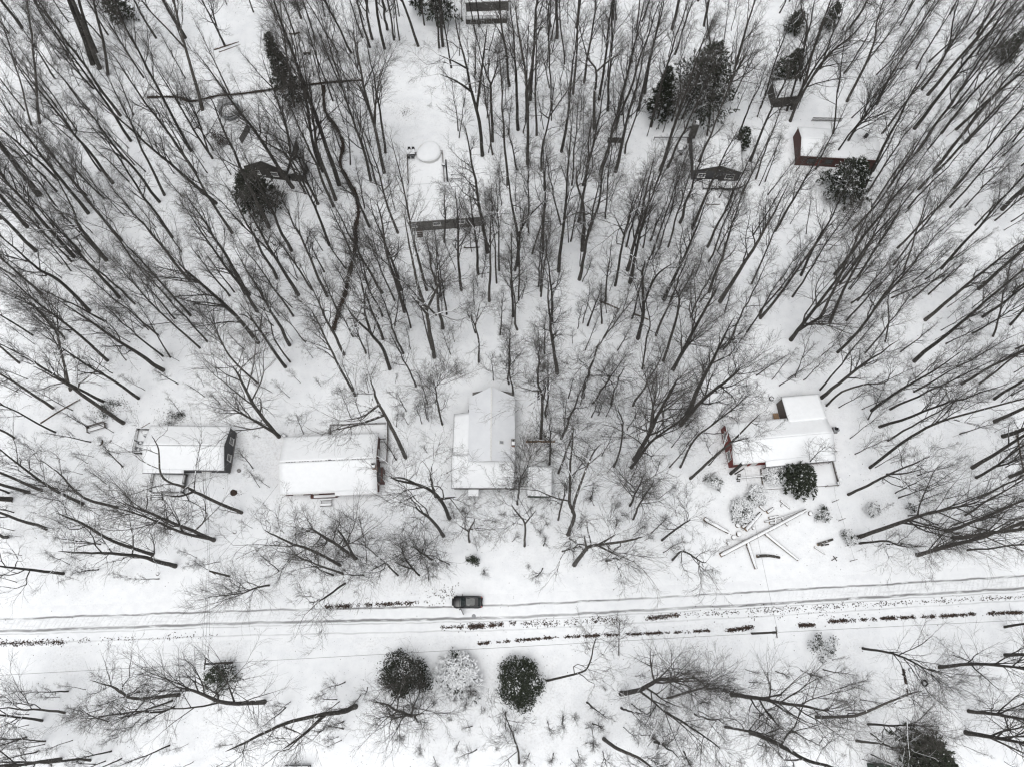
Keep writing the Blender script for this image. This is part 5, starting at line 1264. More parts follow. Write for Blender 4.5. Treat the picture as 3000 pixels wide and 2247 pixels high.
part(MB().tube([(0, 0, 0), (0, 0, .8)], 2.3, 28), 'tub', M_WHITE, t); s = link_mesh('snow_cover', *snow_lump(2.32, 2.32, .5, 4, 28, 7), M_SNOW, t, True); s.location = (0, 0, .79)
t, q = post_thing('dark_post', (1311, 533), (1306, 470), .16, 'black upright post at the right back corner of the long grey house', 'post', M_BLACK, False)
b = G(1340, 522); t = thing('wood_rack', (b.x, b.y, 0), 'low dark rack with two long bars right of the long grey house', 'rack', rz=.08)
for y in (-.5, .5):
    part(MB().box((0, y, .5), (2.4, .1, .12)), 'bar', M_BLACK, t); part(MB().box((0, y, .58), (2.3, .07, .05)), 'snow_cover', M_SNOW, t)
    for x in (-1.1, 1.1): part(MB().box((x, y, .25), (.09, .09, .5)), 'leg', M_BLACK, t)
b = G(1300, 487, .5); t = thing('grill', (b.x, b.y, 0), 'dark grill with a snowy lid right of the deck behind the long grey house', 'grill')
part(MB().tube([(0, 0, .7), (0, 0, .85), (0, 0, 1.05)], [.2, .38, .3], 14), 'bowl', M_BLACK, t)
for a in (0, 2.1, 4.2): part(MB().bar((0, 0, .75), (.35 * math.cos(a), .35 * math.sin(a), 0), .04), 'leg', M_BLACK, t)
s = link_mesh('snow_cover', *snow_lump(.3, .3, .16, 6), M_SNOW, t, True); s.location = (0, 0, 1.04)

# dark gabled cabin (upper left) and its small sheds; the ridge runs away from the lane
def cabin(name, c, rz, W, Dp, eave, ridge, wm, label, oh=.25, roofm=M_DGREY):
    root, ro = gable(name, c, rz + 90, Dp, W, eave, ridge, wm, label, oh=oh, ohg=.12, gap=.02, fascia=roofm)
    return root, ro
hF, rF = cabin('dark_cabin', (-46.4, 89.3), -8, 8.4, 8.0, 2.9, 5.2, M_DARKW, 'dark grey gabled cabin with a snowy roof in the upper left wood')
for k in range(9): part(MB().box((-3.92, -3.6 + .9 * k, 1.4), (.05, .86, 3.0)), 'plank', M_DARKW, hF)
window(hF, (-3.96, -1.5, 1.6), 1.2, 1.0, 'y', -1); window(hF, (-3.96, 2.0, 1.6), 1.2, 1.0, 'y', -1)
hf2, _ = cabin('lean_to', (-41.2, 86.4), -8, 2.9, 3.6, 1.9, 2.5, M_DARKW, 'low dark shed leaning at the right side of the dark gabled cabin')
hf2['category'] = 'shed'
b = G(722, 402); t = thing('lattice_fence', (b.x, b.y, 0), 'grey leaning lattice fence panels below the trampoline', 'fence', rz=1.25)
for k in range(4): part(MB().box((-1.35 + .9 * k, 0, .9), (.86, .05, 1.8)), 'panel', M_GREYW, t)
for k in range(5): part(MB().box((-1.8 + .9 * k, .06, .95), (.1, .1, 2.0)), 'post', M_GREYW, t)
b = G(884, 495); t = thing('garden_playhouse', (b.x, b.y, 0), 'small dark upright hut between trunks right of the dark gabled cabin', 'hut', rz=.1)
part(MB().box((0, 0, 1.0), (1.3, 1.3, 2.2)), 'wall', M_DARKW, t); r_ = part(MB().slab([(-.8, -.8, 2.1), (.8, -.8, 2.1), (.8, .8, 2.5), (-.8, .8, 2.5)], .1), 'roof', M_DARKW, t)
part(MB().box((0, -.67, .9), (.7, .05, 1.6)), 'door', M_WOOD, t)

# black gabled house (upper right)
hG, rG = cabin('black_gabled_house', (39.3, 88.4), -3, 9.4, 7.4, 2.9, 4.6, M_DARKW, 'black gabled house with a snowy roof and a curved deck edge, in the upper right wood')
window(hG, (-3.62, 2.8, 1.6), 1.3, 1.0, 'y', -1); window(hG, (-3.62, -2.6, 1.6), 1.6, 1.2, 'y', -1)
for k in range(10): part(MB().box((-3.6, -4.05 + .9 * k, 1.3), (.05, .86, 3.0)), 'plank', M_CHAR, hG)
chimney(hG, (5.6, 4.3), (1.1, 1.1), -.2, 5.2, M_DARKW)
part(MB().box((3.0, 4.5, 1.2), (3.4, .2, 2.6)), 'side_wall', M_CHAR, hG)
d7, c7 = deck('front_deck', [(36.6, 82.6), (39.6, 82.5), (39.6, 84.5), (36.6, 84.6)], .8, 'small black snowy deck before the black gabled house', [], M_BLACK, 6)
b = Vector((41.8, 83.9, 0)); t = thing('curved_deck', b, 'curved snowy deck with a black rim before the black gabled house', 'deck')
arc = [(3.0 * math.cos(a), 1.5 * math.sin(a)) for a in np.linspace(math.pi * 1.02, math.pi * 1.98, 16)]
fl = part(MB().prism([(-3, .5)] + arc + [(3, .5)], .35, .5), 'floor', M_DARKW, t); part(MB().prism([(-2.9, .45)] + [(x * .96, y * .96) for x, y in arc] + [(2.9, .45)], .5, .6), 'snow_cover', M_SNOW, fl)
part(MB().tube([(x, y, .8) for x, y in arc], .09, 6), 'rim_rail', M_BLACK, t)
pp = [G(1915, 413), G(2015, 413)]
beam('deck_rail', pp[0], pp[1], 1.1, .22, M_DARKW, 'long thin dark rail left of the chimney of the black gabled house', 'rail')
b = G(1990, 440); t = thing('outdoor_table', (b.x, b.y, 0), 'white snow covered outdoor table left of the black gabled house', 'table', rz=.05)
part(MB().box((0, 0, .72), (.95, 1.5, .05)), 'tabletop', M_DGREY, t); part(MB().box((0, 0, .80), (.9, 1.45, .12)), 'snow_cover', M_SNOW, t, .03)
for sx in (-.4, .4):
    for sy in (-.6, .6): part(MB().box((sx, sy, .35), (.06, .06, .7)), 'leg', M_DGREY, t)
chair((b.x + 1.0, b.y + .2, 0), -1.57, 'snowy chair right of the outdoor table by the black gabled house', M_DGREY); chair((b.x + .1, b.y - 1.3, 0), 3.1, 'snowy chair below the outdoor table by the black gabled house', M_DGREY)
b = G(1800, 420); t = thing('plank_wall', (b.x, b.y, 0), 'low dark plank wall standing among trees in the middle of the upper wood', 'fence', rz=-.03)
for k in range(5): part(MB().box((0, 0, .16 + .3 * k), (2.9, .08, .28)), 'plank', M_DARKW, t)
for x in (-1.4, 0, 1.4): part(MB().box((x, .09, .75), (.12, .1, 1.6)), 'post', M_DARKW, t)
part(MB().box((0, .5, 1.55), (2.9, 1.2, .08)), 'roof', M_DARKW, t); part(MB().box((0, .55, 1.64), (2.8, 1.1, .1)), 'snow_cover', M_SNOW, t, .02)

# far red house, small shed, cottage at the top edge
hH, rH = gable('far_red_house', (62.9, 91.3), -4.0, 14.9, 6.9, 2.8, 3.9, M_BRED, 'long brownish red house with a snowy roof, far back in the upper right wood', oh=.1, ohg=.1, gap=0, fascia=M_BRED)
for x in (-5, -1.5, 2, 5.2): window(hH, (x, -3.36, 1.6), 1.3, 1.0, 'x', -1, M_DARKW)
part(MB().box((-3.3, -3.4, 1.1), (.9, .06, 2.0)), 'door', M_RED, hH)
part(MB().tube([(5.0, 1.2, 3.2), (5.0, 1.2, 4.4)], .35, 10), 'chimney', M_DGREY, rH)
for k in range(18): part(MB().box((-7.2 + .83 * k, -3.375, .95), (.8, .03, 2.3)), 'panel', M_BRED, hH)
b = G(2420, 357); t = thing('slatted_fence', (b.x, b.y, 0), 'pale slatted fence standing behind the far red house', 'fence', rz=-.03)
for k in range(26): part(MB().box((-2.9 + .23 * k, 0, .55), (.11, .04, 1.1)), 'slat', M_GREYW, t)
for z in (.25, .95): part(MB().box((0, .05, z), (6.0, .05, .08)), 'rail', M_GREYW, t)
t = thing('dark_shed', (54.9, 104.6, 0), 'small dark shed with a snowy roof below an evergreen in the upper right wood', 'shed', rz=.12)
part(MB().box((0, 0, 1.3), (5.2, 3.6, 2.9)), 'wall', M_DARKW, t); r_ = part(MB().slab([(-2.75, -1.95, 2.75), (2.75, -1.95, 2.75), (2.75, 1.95, 3.2), (-2.75, 1.95, 3.2)], .1), 'roof', M_DARKW, t)
snow_slab([(-2.72, -1.92, 2.76), (2.72, -1.92, 2.76), (2.72, 1.92, 3.21), (-2.72, 1.92, 3.21)], .14, 'snow_cover', r_, 11)
for k in range(6): part(MB().box((-2.15 + .86 * k, -1.83, 1.2), (.82, .05, 2.6)), 'plank', M_DARKW, t)
b = G(1425, 8, 2.5); hJ, rJ = gable('grey_cottage', (b.x, b.y + 3.0), 3.0, 9.5, 6.5, 2.8, 4.2, M_GREYW, 'grey cottage with a snowy porch at the upper photo edge', oh=.3, ohg=.2, gap=0, snow=.03, fascia=M_GREYW)
bJ = Vector((b.x, b.y - .9, 0)); dJ, cJ = deck('cottage_deck', [(bJ.x - 4.4, bJ.y - 2.5), (bJ.x + 4.4, bJ.y - 2.1), (bJ.x + 4.4, bJ.y + .2), (bJ.x - 4.4, bJ.y - .2)], 1.1, 'snowy deck with dark plank sides before the cottage at the upper photo edge',
     [((bJ.x - 4.3, bJ.y - 2.45), (bJ.x + 4.3, bJ.y - 2.05))], M_DARKW, 7)
for k in range(8): part(MB().box((bJ.x - 3.85 + 1.1 * k - cJ.x, bJ.y - 2.53 + .05 * k - cJ.y, .5), (1.05, .05, 1.0)), 'plank', M_DARKW, dJ)
# green porch and small deck at the lower edge
b = G(2562, 2246); t = thing('green_porch', (b.x, b.y - 1.2, 0), 'dark green porch with white frames and a snowy floor at the lower photo edge', 'porch')
part(MB().box((-.95, 0, 1.25), (.22, 3.4, 2.5)), 'side_wall', M_GREEN, t); part(MB().box((.15, 1.6, 1.25), (2.4, .2, 2.5)), 'back_wall', M_GREEN, t)
part(MB().box((-.7, 0, 2.56), (.16, 3.4, .12)), 'frame', M_WHITE, t); part(MB().box((.35, 1.45, 2.56), (1.9, .16, .12)), 'frame', M_WHITE, t)
part(MB().box((.2, -.1, .8), (1.6, 3.0, .1)), 'floor', M_GREYW, t); part(MB().box((.35, -.1, .9), (1.1, 2.8, .1)), 'snow_cover', M_SNOW, t, .02)
part(MB().box((1.25, 0, 1.25), (.2, 3.4, 2.5)), 'side_wall', M_GREEN, t)
b = G(875, 2240); dK, cK = deck('lower_deck', [(b.x - 1.8, b.y - 2.6), (b.x + 1.8, b.y - 2.6), (b.x + 1.8, b.y), (b.x - 1.8, b.y)], .5, 'snowy deck corner with a dark rail at the lower photo edge', [((b.x - 1.75, b.y), (b.x + 1.75, b.y))], M_DARKW, 8)
b = G(2720, 2215); t = thing('garden_windsock', (b.x, b.y, 0), 'small yellow and orange pointed garden flag beside the evergreen at the lower photo edge', 'garden flag', rz=1.2)
part(MB().tube([(0, 0, 0), (0, 0, 1.6)], .03, 6), 'stick', M_DGREY, t); f = MB(); f.add([(0, -.02, 1.0), (0, -.02, 1.6), (.7, -.02, 1.3), (0, .02, 1.0), (0, .02, 1.6), (.7, .02, 1.3)], [(0, 2, 1), (3, 4, 5), (0, 1, 4, 3), (1, 2, 5, 4), (2, 0, 3, 5)]); part(f, 'flag', M_YELLOW, t)
part(MB().box((.05, 0, 1.72), (.12, .05, .2)), 'tip', M_ORANGE, t)

# ----------------------------------------------------------------- trampoline
b = G(677, 333); t = thing('trampoline', (b.x, b.y, 0), 'round trampoline with a grey safety net and snow on its mat, in the upper left clearing', 'trampoline')
TR = 2.05
part(MB().tube([(TR * math.cos(a), TR * math.sin(a), .75) for a in np.linspace(0, 2 * math.pi, 33)], .07, 8, False), 'frame', M_STEEL, t, smooth=True)
part(MB().disc((0, 0), TR * .82, .70, .74, 32), 'mat', M_BLACK, t)
s = link_mesh('snow_cover', *snow_lump(TR * .78, TR * .78, .16, 2, 28, 6), M_SNOW, t, True); s.location = (0, 0, .73)
pad = MB(); n = 32
for z0 in (0,):
    vs = [(TR * k * math.cos(2 * math.pi * i / n), TR * k * math.sin(2 * math.pi * i / n), z) for (k, z) in ((.82, .76), (1.02, .8), (1.04, .70), (.82, .72)) for i in range(n)]
    pad.add(vs, [(j * n + i, j * n + (i + 1) % n, ((j + 1) % 4) * n + (i + 1) % n, ((j + 1) % 4) * n + i) for j in range(4) for i in range(n)])
part(pad, 'edge_pad', M_STEEL, t)
for k in range(6):
    a = k * math.pi / 3 + .5; c_, s_ = math.cos(a), math.sin(a)
    part(MB().tube([(TR * 1.03 * c_, TR * 1.03 * s_, 0), (TR * 1.03 * c_, TR * 1.03 * s_, 1.6), (TR * 1.12 * c_, TR * 1.12 * s_, 2.65)], .04, 6), 'net_pole', M_DGREY, t)
    a2 = a + math.pi / 3; V, Fc = [], []
    for j in range(9):
        u = j / 8; sag = .35 * math.sin(u * math.pi)
        p0 = Vector((TR * c_, TR * s_, .8)).lerp(Vector((TR * math.cos(a2), TR * math.sin(a2), .8)), u)
        p1 = Vector((TR * 1.1 * c_, TR * 1.1 * s_, 2.55)).lerp(Vector((TR * 1.1 * math.cos(a2), TR * 1.1 * math.sin(a2), 2.55)), u) - Vector((0, 0, sag))
        V += [p0, p1]
    for j in range(8): Fc.append((2 * j, 2 * j + 2, 2 * j + 3, 2 * j + 1))
    part_o = link_mesh('net_panel', V, Fc, M_NET, t)
for k in range(4):
    a = k * math.pi / 2 + .3; part(MB().tube([(TR * .95 * math.cos(a + d), TR * .95 * math.sin(a + d), z) for d, z in ((-.25, .72), (-.22, .05), (.22, .05), (.25, .72))], .035, 6), 'leg', M_STEEL, t)
for k, (x, y) in enumerate(((716, 325), (714, 342), (697, 356), (712, 362))): stump(x, y, .22, .3, ('topmost', 'second from the top', 'left one', 'lowest')[k] + ' of the small stumps right of the trampoline')
post_thing('lamp_post', (943, 255), (917, 160), .11, 'slim dark leaning pole behind the tall spruce', 'pole', M_POLE, False)
b = G(901, 157); t = thing('yard_trailer', (b.x, b.y, 0), 'small flat brown box trailer near the upper clearing, left of a slim dark pole', 'trailer', rz=.03)
part(MB().box((0, 0, .5), (1.5, .9, .4)), 'bed', M_WOOD, t); part(MB().box((0, 0, .72), (1.4, .8, .1)), 'snow_cover', M_SNOW, t, .02)
for sx in (-.5, .5):
    for sy in (-.48, .48): part(MB().tube([(sx, sy - .06, .25), (sx, sy + .06, .25)], .25, 12), 'wheel', M_RUBBER, t)
def log_thing(name, pts_px, r, label, z=None, m=M_LOG, group=None, ends=True, snow=.95, cat='log'):
    W = [G(*p) for p in pts_px]; c = W[0].lerp(W[-1], .5); z = r * .9 if z is None else z
    zz = z if hasattr(z, '__len__') else [z] * len(W)
    t = thing(name, (c.x, c.y, 0), label, cat, group)
    P = [Vector((w.x - c.x, w.y - c.y, q)) for w, q in zip(W, zz)]
    Pm = smooth_line(P, 5) if len(P) > 2 else [P[0].lerp(P[1], k / 6) for k in range(7)]
    rr = [r * (1.05 - .3 * k / (len(Pm) - 1)) * (1 + .05 * math.sin(k * 2.1)) for k in range(len(Pm))]
    MB().tube(Pm, rr, 10).build('bark', m, t, True, snow=0.3)
    # the snow lying along its upper side
    sn = MB(); n = len(Pm)
    for k, p in enumerate(Pm):
        d = (Pm[min(k + 1, n - 1)] - Pm[max(k - 1, 0)]).normalized(); sd_ = Vector((-d.y, d.x, 0)).normalized()
        w = rr[k] * (.88 if 0 < k < n - 1 else .6); hgt = .10 + rr[k] * .25
        for a in (-1, -.75, -.3, .3, .75, 1):
            sn.V.append(tuple(p + sd_ * w * a + Vector((0, 0, rr[k] * math.sqrt(max(0, 1 - (a * .88) ** 2)) * .9 + hgt * (1 - abs(a) ** 2.2) - .02))))
    for k in range(n - 1):
        for j in range(5): sn.F.append((k * 6 + j, k * 6 + j + 1, (k + 1) * 6 + j + 1, (k + 1) * 6 + j))
    if snow > .5: sn.build('snow_cover', M_SNOW, t, True)
    if ends:
        for (p, q, rad) in ((Pm[0], Pm[1], rr[0]), (Pm[-1], Pm[-2], rr[-1])):
            d = (p - q).normalized(); part(MB().tube([p, p + d * .02], rad * .9, 10), 'cut_end', M_ENDWOOD, t)
    return t
log_thing('fallen_log', [(835, 100), (862, 102), (880, 97)], .18, 'short dark log in the upper clearing above the tall spruce', snow=.3)
log_thing('fallen_log', [(1360, 726), (1405, 725)], .24, 'snowy fallen log in the wood below the right end of the long grey house')
log_thing('fallen_log', [(1755, 882), (1815, 908)], .16, 'slim fallen log among saplings in the middle of the wood', snow=.3)
log_thing('fallen_log', [(1855, 920), (1900, 938)], .16, 'slim fallen log, right one of two in the middle of the wood', snow=.3)
log_thing('fallen_log', [(2068, 599), (2108, 600)], .2, 'short fallen log below the black gabled house')
log_thing('fallen_log', [(2975, 1260), (2997, 1375)], .14, 'long slim log lying upright in the photo at its right edge', snow=.3)
log_thing('fallen_log', [(120, 1240), (175, 1205), (235, 1170)], .12, 'thin pale fallen trunk lying in the snow left of the charcoal house', snow=.3)
log_thing('fallen_log', [(400, 1262), (440, 1238)], .07, 'thin bent branch behind the deck of the charcoal house', snow=.2, ends=False)
log_thing('fallen_log', [(628, 148), (700, 125)], .14, 'dark pile branch at the edge of the upper left clearing', snow=.2, ends=False)
log_thing('fallen_log', [(642, 155), (706, 132)], .10, 'thin branch lying below another at the edge of the upper left clearing', snow=.4, ends=False)

# ----------------------------------------------------------------- log pile and yard of the winged red house
def K(x, y): return (2030 + x / 2.538, 1400 + y / 2.538)
LG = 'logs of the snowy log pile'
for pts_, r, z, lb in (
    ([(200, 575), (400, 470), (610, 360), (825, 245)], .33, (.25, .75, .9, .95), 'longest white snowy log lying across the whole pile'),
    ([(525, 410), (650, 510), (780, 610)], .28, (.55, .4, .25), 'long snowy log running from the middle of the pile to the lower right'),
    ([(80, 305), (260, 405)], .36, .33, 'thick snowy log lying apart at the left of the pile'),
    ([(400, 480), (465, 675)], .33, .3, 'thick snowy log pointing down towards the lane'),
    ([(385, 388), (497, 262)], .36, .5, 'short thick snowy log with a brown cut end in the middle of the pile'),
    ([(360, 368), (410, 342)], .25, .3, 'short log with a brown cut end beside the thick short one'),
    ([(545, 258), (592, 226)], .26, .4, 'short snowy log at the top of the pile'),
    ([(490, 208), (532, 246)], .22, .3, 'short snowy log at the top left of the pile, under the snowy shrub'),
    ([(645, 170), (718, 230)], .14, .3, 'thin snowy pole at the upper right of the pile'),
    ([(525, 330), (660, 295), (785, 250)], .11, (.5, .6, .6), 'thin bent snowy branch above the longest log'),
    ([(560, 300), (632, 284)], .2, .3, 'snowy log piece between the branch and the top logs'),
    ([(606, 296), (606, 372)], .17, .4, 'snowy log piece pointing straight down in the pile'),
    ([(658, 300), (702, 356)], .18, .3, 'snowy log piece to the right of the pile middle'),
    ([(565, 335), (620, 335)], .2, .25, 'small log piece under the longest log'),
    ([(245, 462), (385, 458)], .08, .3, 'thin white branch at the left foot of the longest log')):
    log_thing('log', [K(*p) for p in pts_], r, lb, z, group=LG)
log_thing('log', [K(900, 512), K(980, 566)], .12, 'thin snowy pole lying right of the log pile near the dark cut log', .12)
log_thing('log', [K(922, 496), K(1036, 456)], .22, 'dark bare cut log in the yard right of the log pile', .25, M_BARK, snow=.2)
log_thing('log', [K(950, 502), K(1008, 492)], .12, 'thin dark log lying just below the dark cut log', .12, M_BARK, snow=.2)
log_thing('log', [K(470, 582), K(560, 578), K(642, 592)], .24, 'dark bare log at the lower edge of the pile', .3, M_BARK, snow=.2)
for k, (x, y, r, h, lb) in enumerate(((330, 352, .34, .4, 'upper of the snow capped log rounds left of the pile'), (340, 415, .42, .45, 'largest snow capped log round left of the pile'), (303, 440, .36, .35, 'snow capped log round touching the largest one on its left'), (265, 482, .33, .3, 'lowest snow capped log round left of the pile'),
        (870, 264, .35, .35, 'snow capped log round between the pile and the spiky shrub'), (447, 372, .25, .3, 'small snow capped log round in the middle of the pile'), (660, 205, .22, .3, 'small snow capped log round at the upper right of the pile'), (520, 195, .24, .3, 'small snow capped log round at the top of the pile'))):
    stump(*K(x, y), r, h, lb)
def tpost(x, y, label, a=.3, h=1.6):
    b = G(*K(x, y)); t = thing('wire_post', (b.x, b.y, 0), label, 'post', 'wire posts in the yard', a)
    part(MB().box((0, 0, h / 2), (.1, .1, h + .1)), 'post', M_POLE, t); part(MB().box((0, 0, h - .05), (1.0, .08, .09)), 'crossbar', M_POLE, t); return Vector((b.x, b.y, h))
p1 = tpost(1036, 180, 'uppermost T shaped wire post below the deck of the winged red house', .35)
p2 = tpost(1082, 318, 'middle T shaped wire post in the yard of the winged red house', .3)
p3 = tpost(1168, 617, 'lowest T shaped wire post near the lane below the winged red house', .25)
b = G(*K(1050, 600)); t = thing('wooden_cross', (b.x, b.y, 0), 'small dark fallen wooden cross in the snow right of the log pile', 'post', rz=.5)
part(MB().box((0, 0, .12), (1.1, .1, .1)), 'bar', M_POLE, t); part(MB().box((.1, 0, .2), (.1, .9, .09)), 'bar', M_POLE, t)
def wire(label, pts, sag=.25, r=.012, n=10, group='overhead wires'):
    mb = MB(); P = []
    for a, b in zip(pts[:-1], pts[1:]):
        for k in range(n):
            u = k / n; P.append(Vector(a).lerp(Vector(b), u) - Vector((0, 0, 4 * sag * u * (1 - u))))
    P.append(Vector(pts[-1])); mb.tube(P, r, 5); return tag(mb.build('wire', M_WIRE), label, 'wire', group)
wire('thin wire strung from the deck corner over the T shaped posts', [Vector((*G(*K(1030, 75)).xy, 1.1)), p1, p2, p3], .08)

# ----------------------------------------------------------------- utility poles and wires
def pole(base, top, label, arm=True):
    b = G(*base); b.z = 0; q = lift(b, *top, 5, 12); q = Vector((b.x + (q.x - b.x) * .6, b.y + (q.y - b.y) * .6, q.z))
    t = thing('utility_pole', b, label, 'utility pole', 'utility poles'); d = q - b
    part(MB().tube([(0, 0, -.3), d * .5, d], [.17, .15, .12], 10), 'pole', M_POLE, t, smooth=True)
    if arm:
        part(MB().box(d * .95, (.12, 1.5, .12)), 'crossarm', M_POLE, t)
        for s in (-.6, 0, .6): part(MB().tube([d * .95 + Vector((0, s, .06)), d * .95 + Vector((0, s, .22))], .05, 8), 'insulator', M_STEEL, t)
        part(MB().tube([d * .8 + Vector((.25, 0, -.4)), d * .8 + Vector((.25, 0, .4))], .2, 12), 'transformer', M_STEEL, t)
    s = link_mesh('snow_cover', *snow_lump(.12, .12, .1, 1, 8, 4), M_SNOW, t, True); s.location = d
    return b + d
T1 = pole((670, 1687), (611, 1671), 'short utility pole standing right below the yard of the charcoal house', False)
T2 = pole((681, 1940), (596, 1945), 'left utility pole on the lower side of the lane')
T3 = pole((2203, 1855), (2279, 1852), 'right utility pole on the lower side of the lane')
far_l = Vector((*G(-420, 2000, 8).xy, 8)); far_r = Vector((*G(3500, 1790, 8.5).xy, 8.5))
wire('long overhead wire leaving the photo on the left', [far_l, T2], .5, .02); wire('long overhead wire between the left and the right utility pole along the lane', [T2, T3], .9, .02); wire('long overhead wire leaving the photo on the right', [T3, far_r], .4, .02)
for k, dx in enumerate((-.5, 0, .5)): wire(('left', 'middle', 'right')[k] + ' wire of the three that cross the lane to the short utility pole', [T2 + Vector((dx, 0, -.3)), T1 + Vector((dx * .4, 0, 0))], .25, .014)
wire('service wire from the short utility pole to the red house with the chimney', [T1, Vector((*G(815, 1417, 3.2).xy, 3.2))], .3, .016)
wire('service wire from the short utility pole to the charcoal house, left one', [T1, Vector((*G(591, 1383, 3.2).xy, 3.2))], .3, .014); wire('service wire from the short utility pole to the charcoal house, right one', [T1 + Vector((.2, 0, 0)), Vector((*G(601, 1390, 2.9).xy, 2.9))], .3, .014)
wire('service wire from the right utility pole to the winged red house', [T3, Vector((*G(2181, 1370, 3.5).xy, 3.5))], .4, .014)

# ----------------------------------------------------------------- the parked car
b = (G(1325, 1763, .5) + G(1413, 1763, .5)) / 2
car = thing('parked_car', (b.x, b.y, .03), 'black parked car with its driver door open at the upper side of the snowy lane', 'car', rz=math.pi - .005)
def loft(st, name, m, parent, n=14):
    """st: (x, half width, bottom z, top z, corner roundness)"""
    V, Fc = [], []
    for x, hw, z0, z1, ex in st:
        for k in range(n):
            a = 2 * math.pi * (k + .5) / n; c, s = math.cos(a), math.sin(a)
            V.append((x, hw * math.copysign(abs(c) ** ex, c), (z0 + z1) / 2 + (z1 - z0) / 2 * math.copysign(abs(s) ** ex, s)))
    for i in range(len(st) - 1):
        for k in range(n): Fc.append((i * n + k, i * n + (k + 1) % n, (i + 1) * n + (k + 1) % n, (i + 1) * n + k))
    Fc.append(tuple(range(n))); e = (len(st) - 1) * n; Fc.append(tuple(e + k for k in range(n))[::-1])
    return link_mesh(name, V, Fc, m, parent, True)
body = loft([(2.36, .50, .36, .62, .6), (2.28, .70, .30, .80, .5), (2.05, .84, .26, .92, .45), (1.6, .90, .25, 1.0, .4), (1.0, .92, .25, 1.07, .38), (0, .925, .25, 1.06, .38), (-1.0, .925, .25, 1.06, .38),
             (-1.7, .91, .26, 1.06, .4), (-2.12, .86, .30, 1.02, .42), (-2.3, .78, .34, .92, .5), (-2.36, .66, .4, .76, .6)], 'body', M_BLACK, car)
cab = loft([(1.15, .74, .95, 1.07, .5), (.85, .76, .95, 1.25, .45), (.35, .74, .95, 1.58, .42), (-.1, .73, .95, 1.66, .4), (-1.1, .72, .95, 1.66, .4), (-1.75, .70, .95, 1.55, .42), (-2.02, .68, .95, 1.25, .5), (-2.14, .66, .95, 1.05, .5)], 'window_glass', M_CARGLASS, car)
V = []; rfx = [(.32, .56), (.1, .63), (-1.1, .64), (-1.72, .58)]
mb = MB()
for (x0, w0), (x1, w1) in zip(rfx[:-1], rfx[1:]):
    z0 = {.32: 1.60, .1: 1.665, -1.1: 1.69, -1.72: 1.60}[x0]; z1 = {.32: 1.60, .1: 1.665, -1.1: 1.69, -1.72: 1.60}[x1]
    mb.slab([(x0, -w0, z0 - .03), (x0, w0, z0 - .03), (x1, w1, z1 - .03), (x1, -w1, z1 - .03)], .05)
roof_ = part(mb, 'roof', M_BLACK, car, smooth=False)
part(MB().box((-.25, 0, 1.672), (.75, .85, .012)), 'sunroof', M_CARGLASS, roof_)
part(MB().box((-.95, 0, 1.69), (.55, .85, .012)), 'rear_sunroof', M_CARGLASS, roof_)
for sy in (-.6, .6): part(MB().tube([(.2, sy, 1.68), (.1, sy, 1.73), (-1.5, sy, 1.72), (-1.6, sy, 1.64)], .022, 6), 'roof_rail', M_DGREY, car)
for sy in (-1, 1):
    for x0, x1, z0, z1, y0, y1 in ((1.05, .34, 1.05, 1.6, .76, .62), (-.35, -.35, 1.0, 1.64, .77, .68), (-1.2, -1.25, 1.0, 1.64, .77, .67), (-2.05, -1.72, 1.05, 1.58, .72, .62)):
        part(MB().bar((x0, sy * y0, z0), (x1, sy * y1, z1), .07, .05), 'pillar', M_BLACK, car)
part(MB().bar((1.0, -.35, 1.14), (.75, .2, 1.31), .02), 'wiper', M_RUBBER, car); part(MB().bar((1.0, .3, 1.14), (.75, .65, 1.29), .02), 'wiper', M_RUBBER, car)
for sx in (1.45, -1.42):
    for sy in (-1, 1):
        w = part(MB().tube([(sx, sy * .68, .36), (sx, sy * .70, .36), (sx, sy * .90, .36), (sx, sy * .92, .36)], [.3, .36, .36, .3], 20), 'wheel', M_RUBBER, car)
        part(MB().tube([(sx, sy * .91, .36), (sx, sy * .93, .36)], [.23, .21], 16), 'rim', M_CHROME, w)
for sy in (-1, 1):
    part(MB().box((2.15, sy * .66, .80), (.30, .26, .10), rz=-sy * .5), 'headlight', M_LAMP, car, .02); part(MB().box((-2.22, sy * .70, .93), (.22, .22, .12), rz=sy * .35), 'taillight', M_REDLENS, car, .02)
part(MB().box((2.33, 0, .55), (.06, .9, .18)), 'grille', M_RUBBER, car); part(MB().box((-2.36, 0, .72), (.03, .5, .12)), 'number_plate', M_WHITE, car)
part(MB().box((2.3, 0, .40), (.12, 1.3, .14)), 'bumper', M_BLACK, car, .03); part(MB().box((-2.32, 0, .45), (.14, 1.4, .2)), 'bumper', M_BLACK, car, .03)
part(MB().box((1.5, 0, 1.012), (.9, .03, .012)), 'hood_crease', M_BLACK, car)
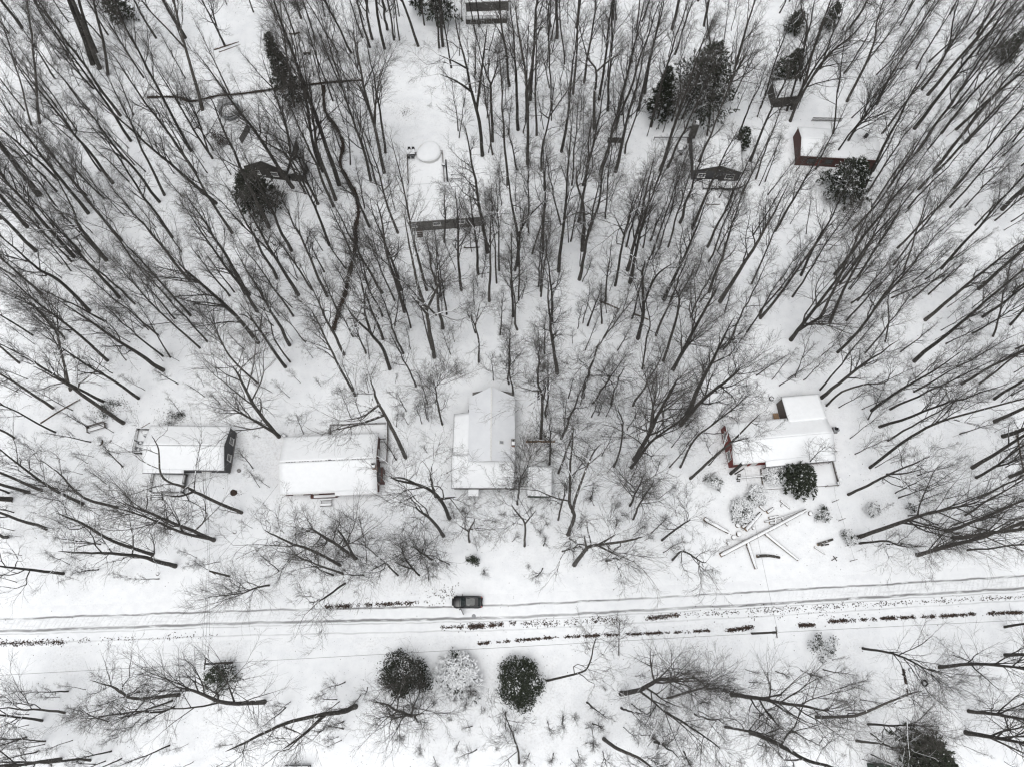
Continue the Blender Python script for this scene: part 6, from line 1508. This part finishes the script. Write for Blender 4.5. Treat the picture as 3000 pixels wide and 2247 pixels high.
part(MB().box((.72, -1.02, 1.06), (.16, .22, .14), rz=.2), 'mirror', M_BLACK, car, .03)
# the open driver door hangs on the lane side
dr = bpy.data.objects.new('door', None); COL.objects.link(dr); dr.parent = car; dr.location = (.95, .90, 0); dr.rotation_euler = (0, 0, math.radians(-62))
part(MB().box((-.53, .04, .68), (1.06, .10, .72)), 'door_panel', M_BLACK, dr, .03)
part(MB().box((-.55, .02, 1.28), (.75, .03, .48)), 'door_window', M_CARGLASS, dr)
f = MB(); f.bar((-.98, .02, 1.04), (-.92, .02, 1.54), .05).bar((-.92, .02, 1.54), (-.35, .02, 1.52), .05).bar((-.35, .02, 1.52), (-.08, .02, 1.04), .05); part(f, 'window_frame', M_BLACK, dr)
part(MB().box((-.12, .20, 1.06), (.14, .26, .14)), 'door_mirror', M_BLACK, dr, .03); part(MB().box((-.9, .11, .86), (.18, .03, .04)), 'handle', M_CHROME, dr)
b = G(1388, 1804); t = thing('utility_cover', (b.x, b.y, .03), 'small round grey cover on the lane below the parked car', 'manhole cover'); part(MB().disc((0, 0), .32, 0, .05, 18), 'lid', M_STEEL, t)
b = G(2665, 1962); t = thing('garden_bucket', (b.x, b.y, 0), 'small grey bucket half full of snow below the lane on the right', 'bucket'); part(MB().tube([(0, 0, 0), (0, 0, .4)], [.24, .3], 14), 'pail', M_STEEL, t); part(MB().disc((0, 0), .22, .4, .44, 14), 'snow_cover', M_SNOW, t)
b = G(2708, 2000); t = thing('old_tyre', (b.x, b.y, 0), 'dark tyre lying flat in the snow at the lower right', 'tyre'); part(MB().tube([(.38 * math.cos(a * math.pi / 10), .38 * math.sin(a * math.pi / 10), .1) for a in range(21)], .12, 8, False), 'tread', M_RUBBER, t, smooth=True)

for o in SC.objects:
    if 'label' in o:
        l = o['label']
        for w in ('snowy ', 'broad ', 'wide ', 'small ', 'pale ', 'thin ', 'long ', 'big ', 'dark ', 'the ', 'the '):
            if len(l.split()) > 16: l = l.replace(w, '', 1)
        o['label'] = l
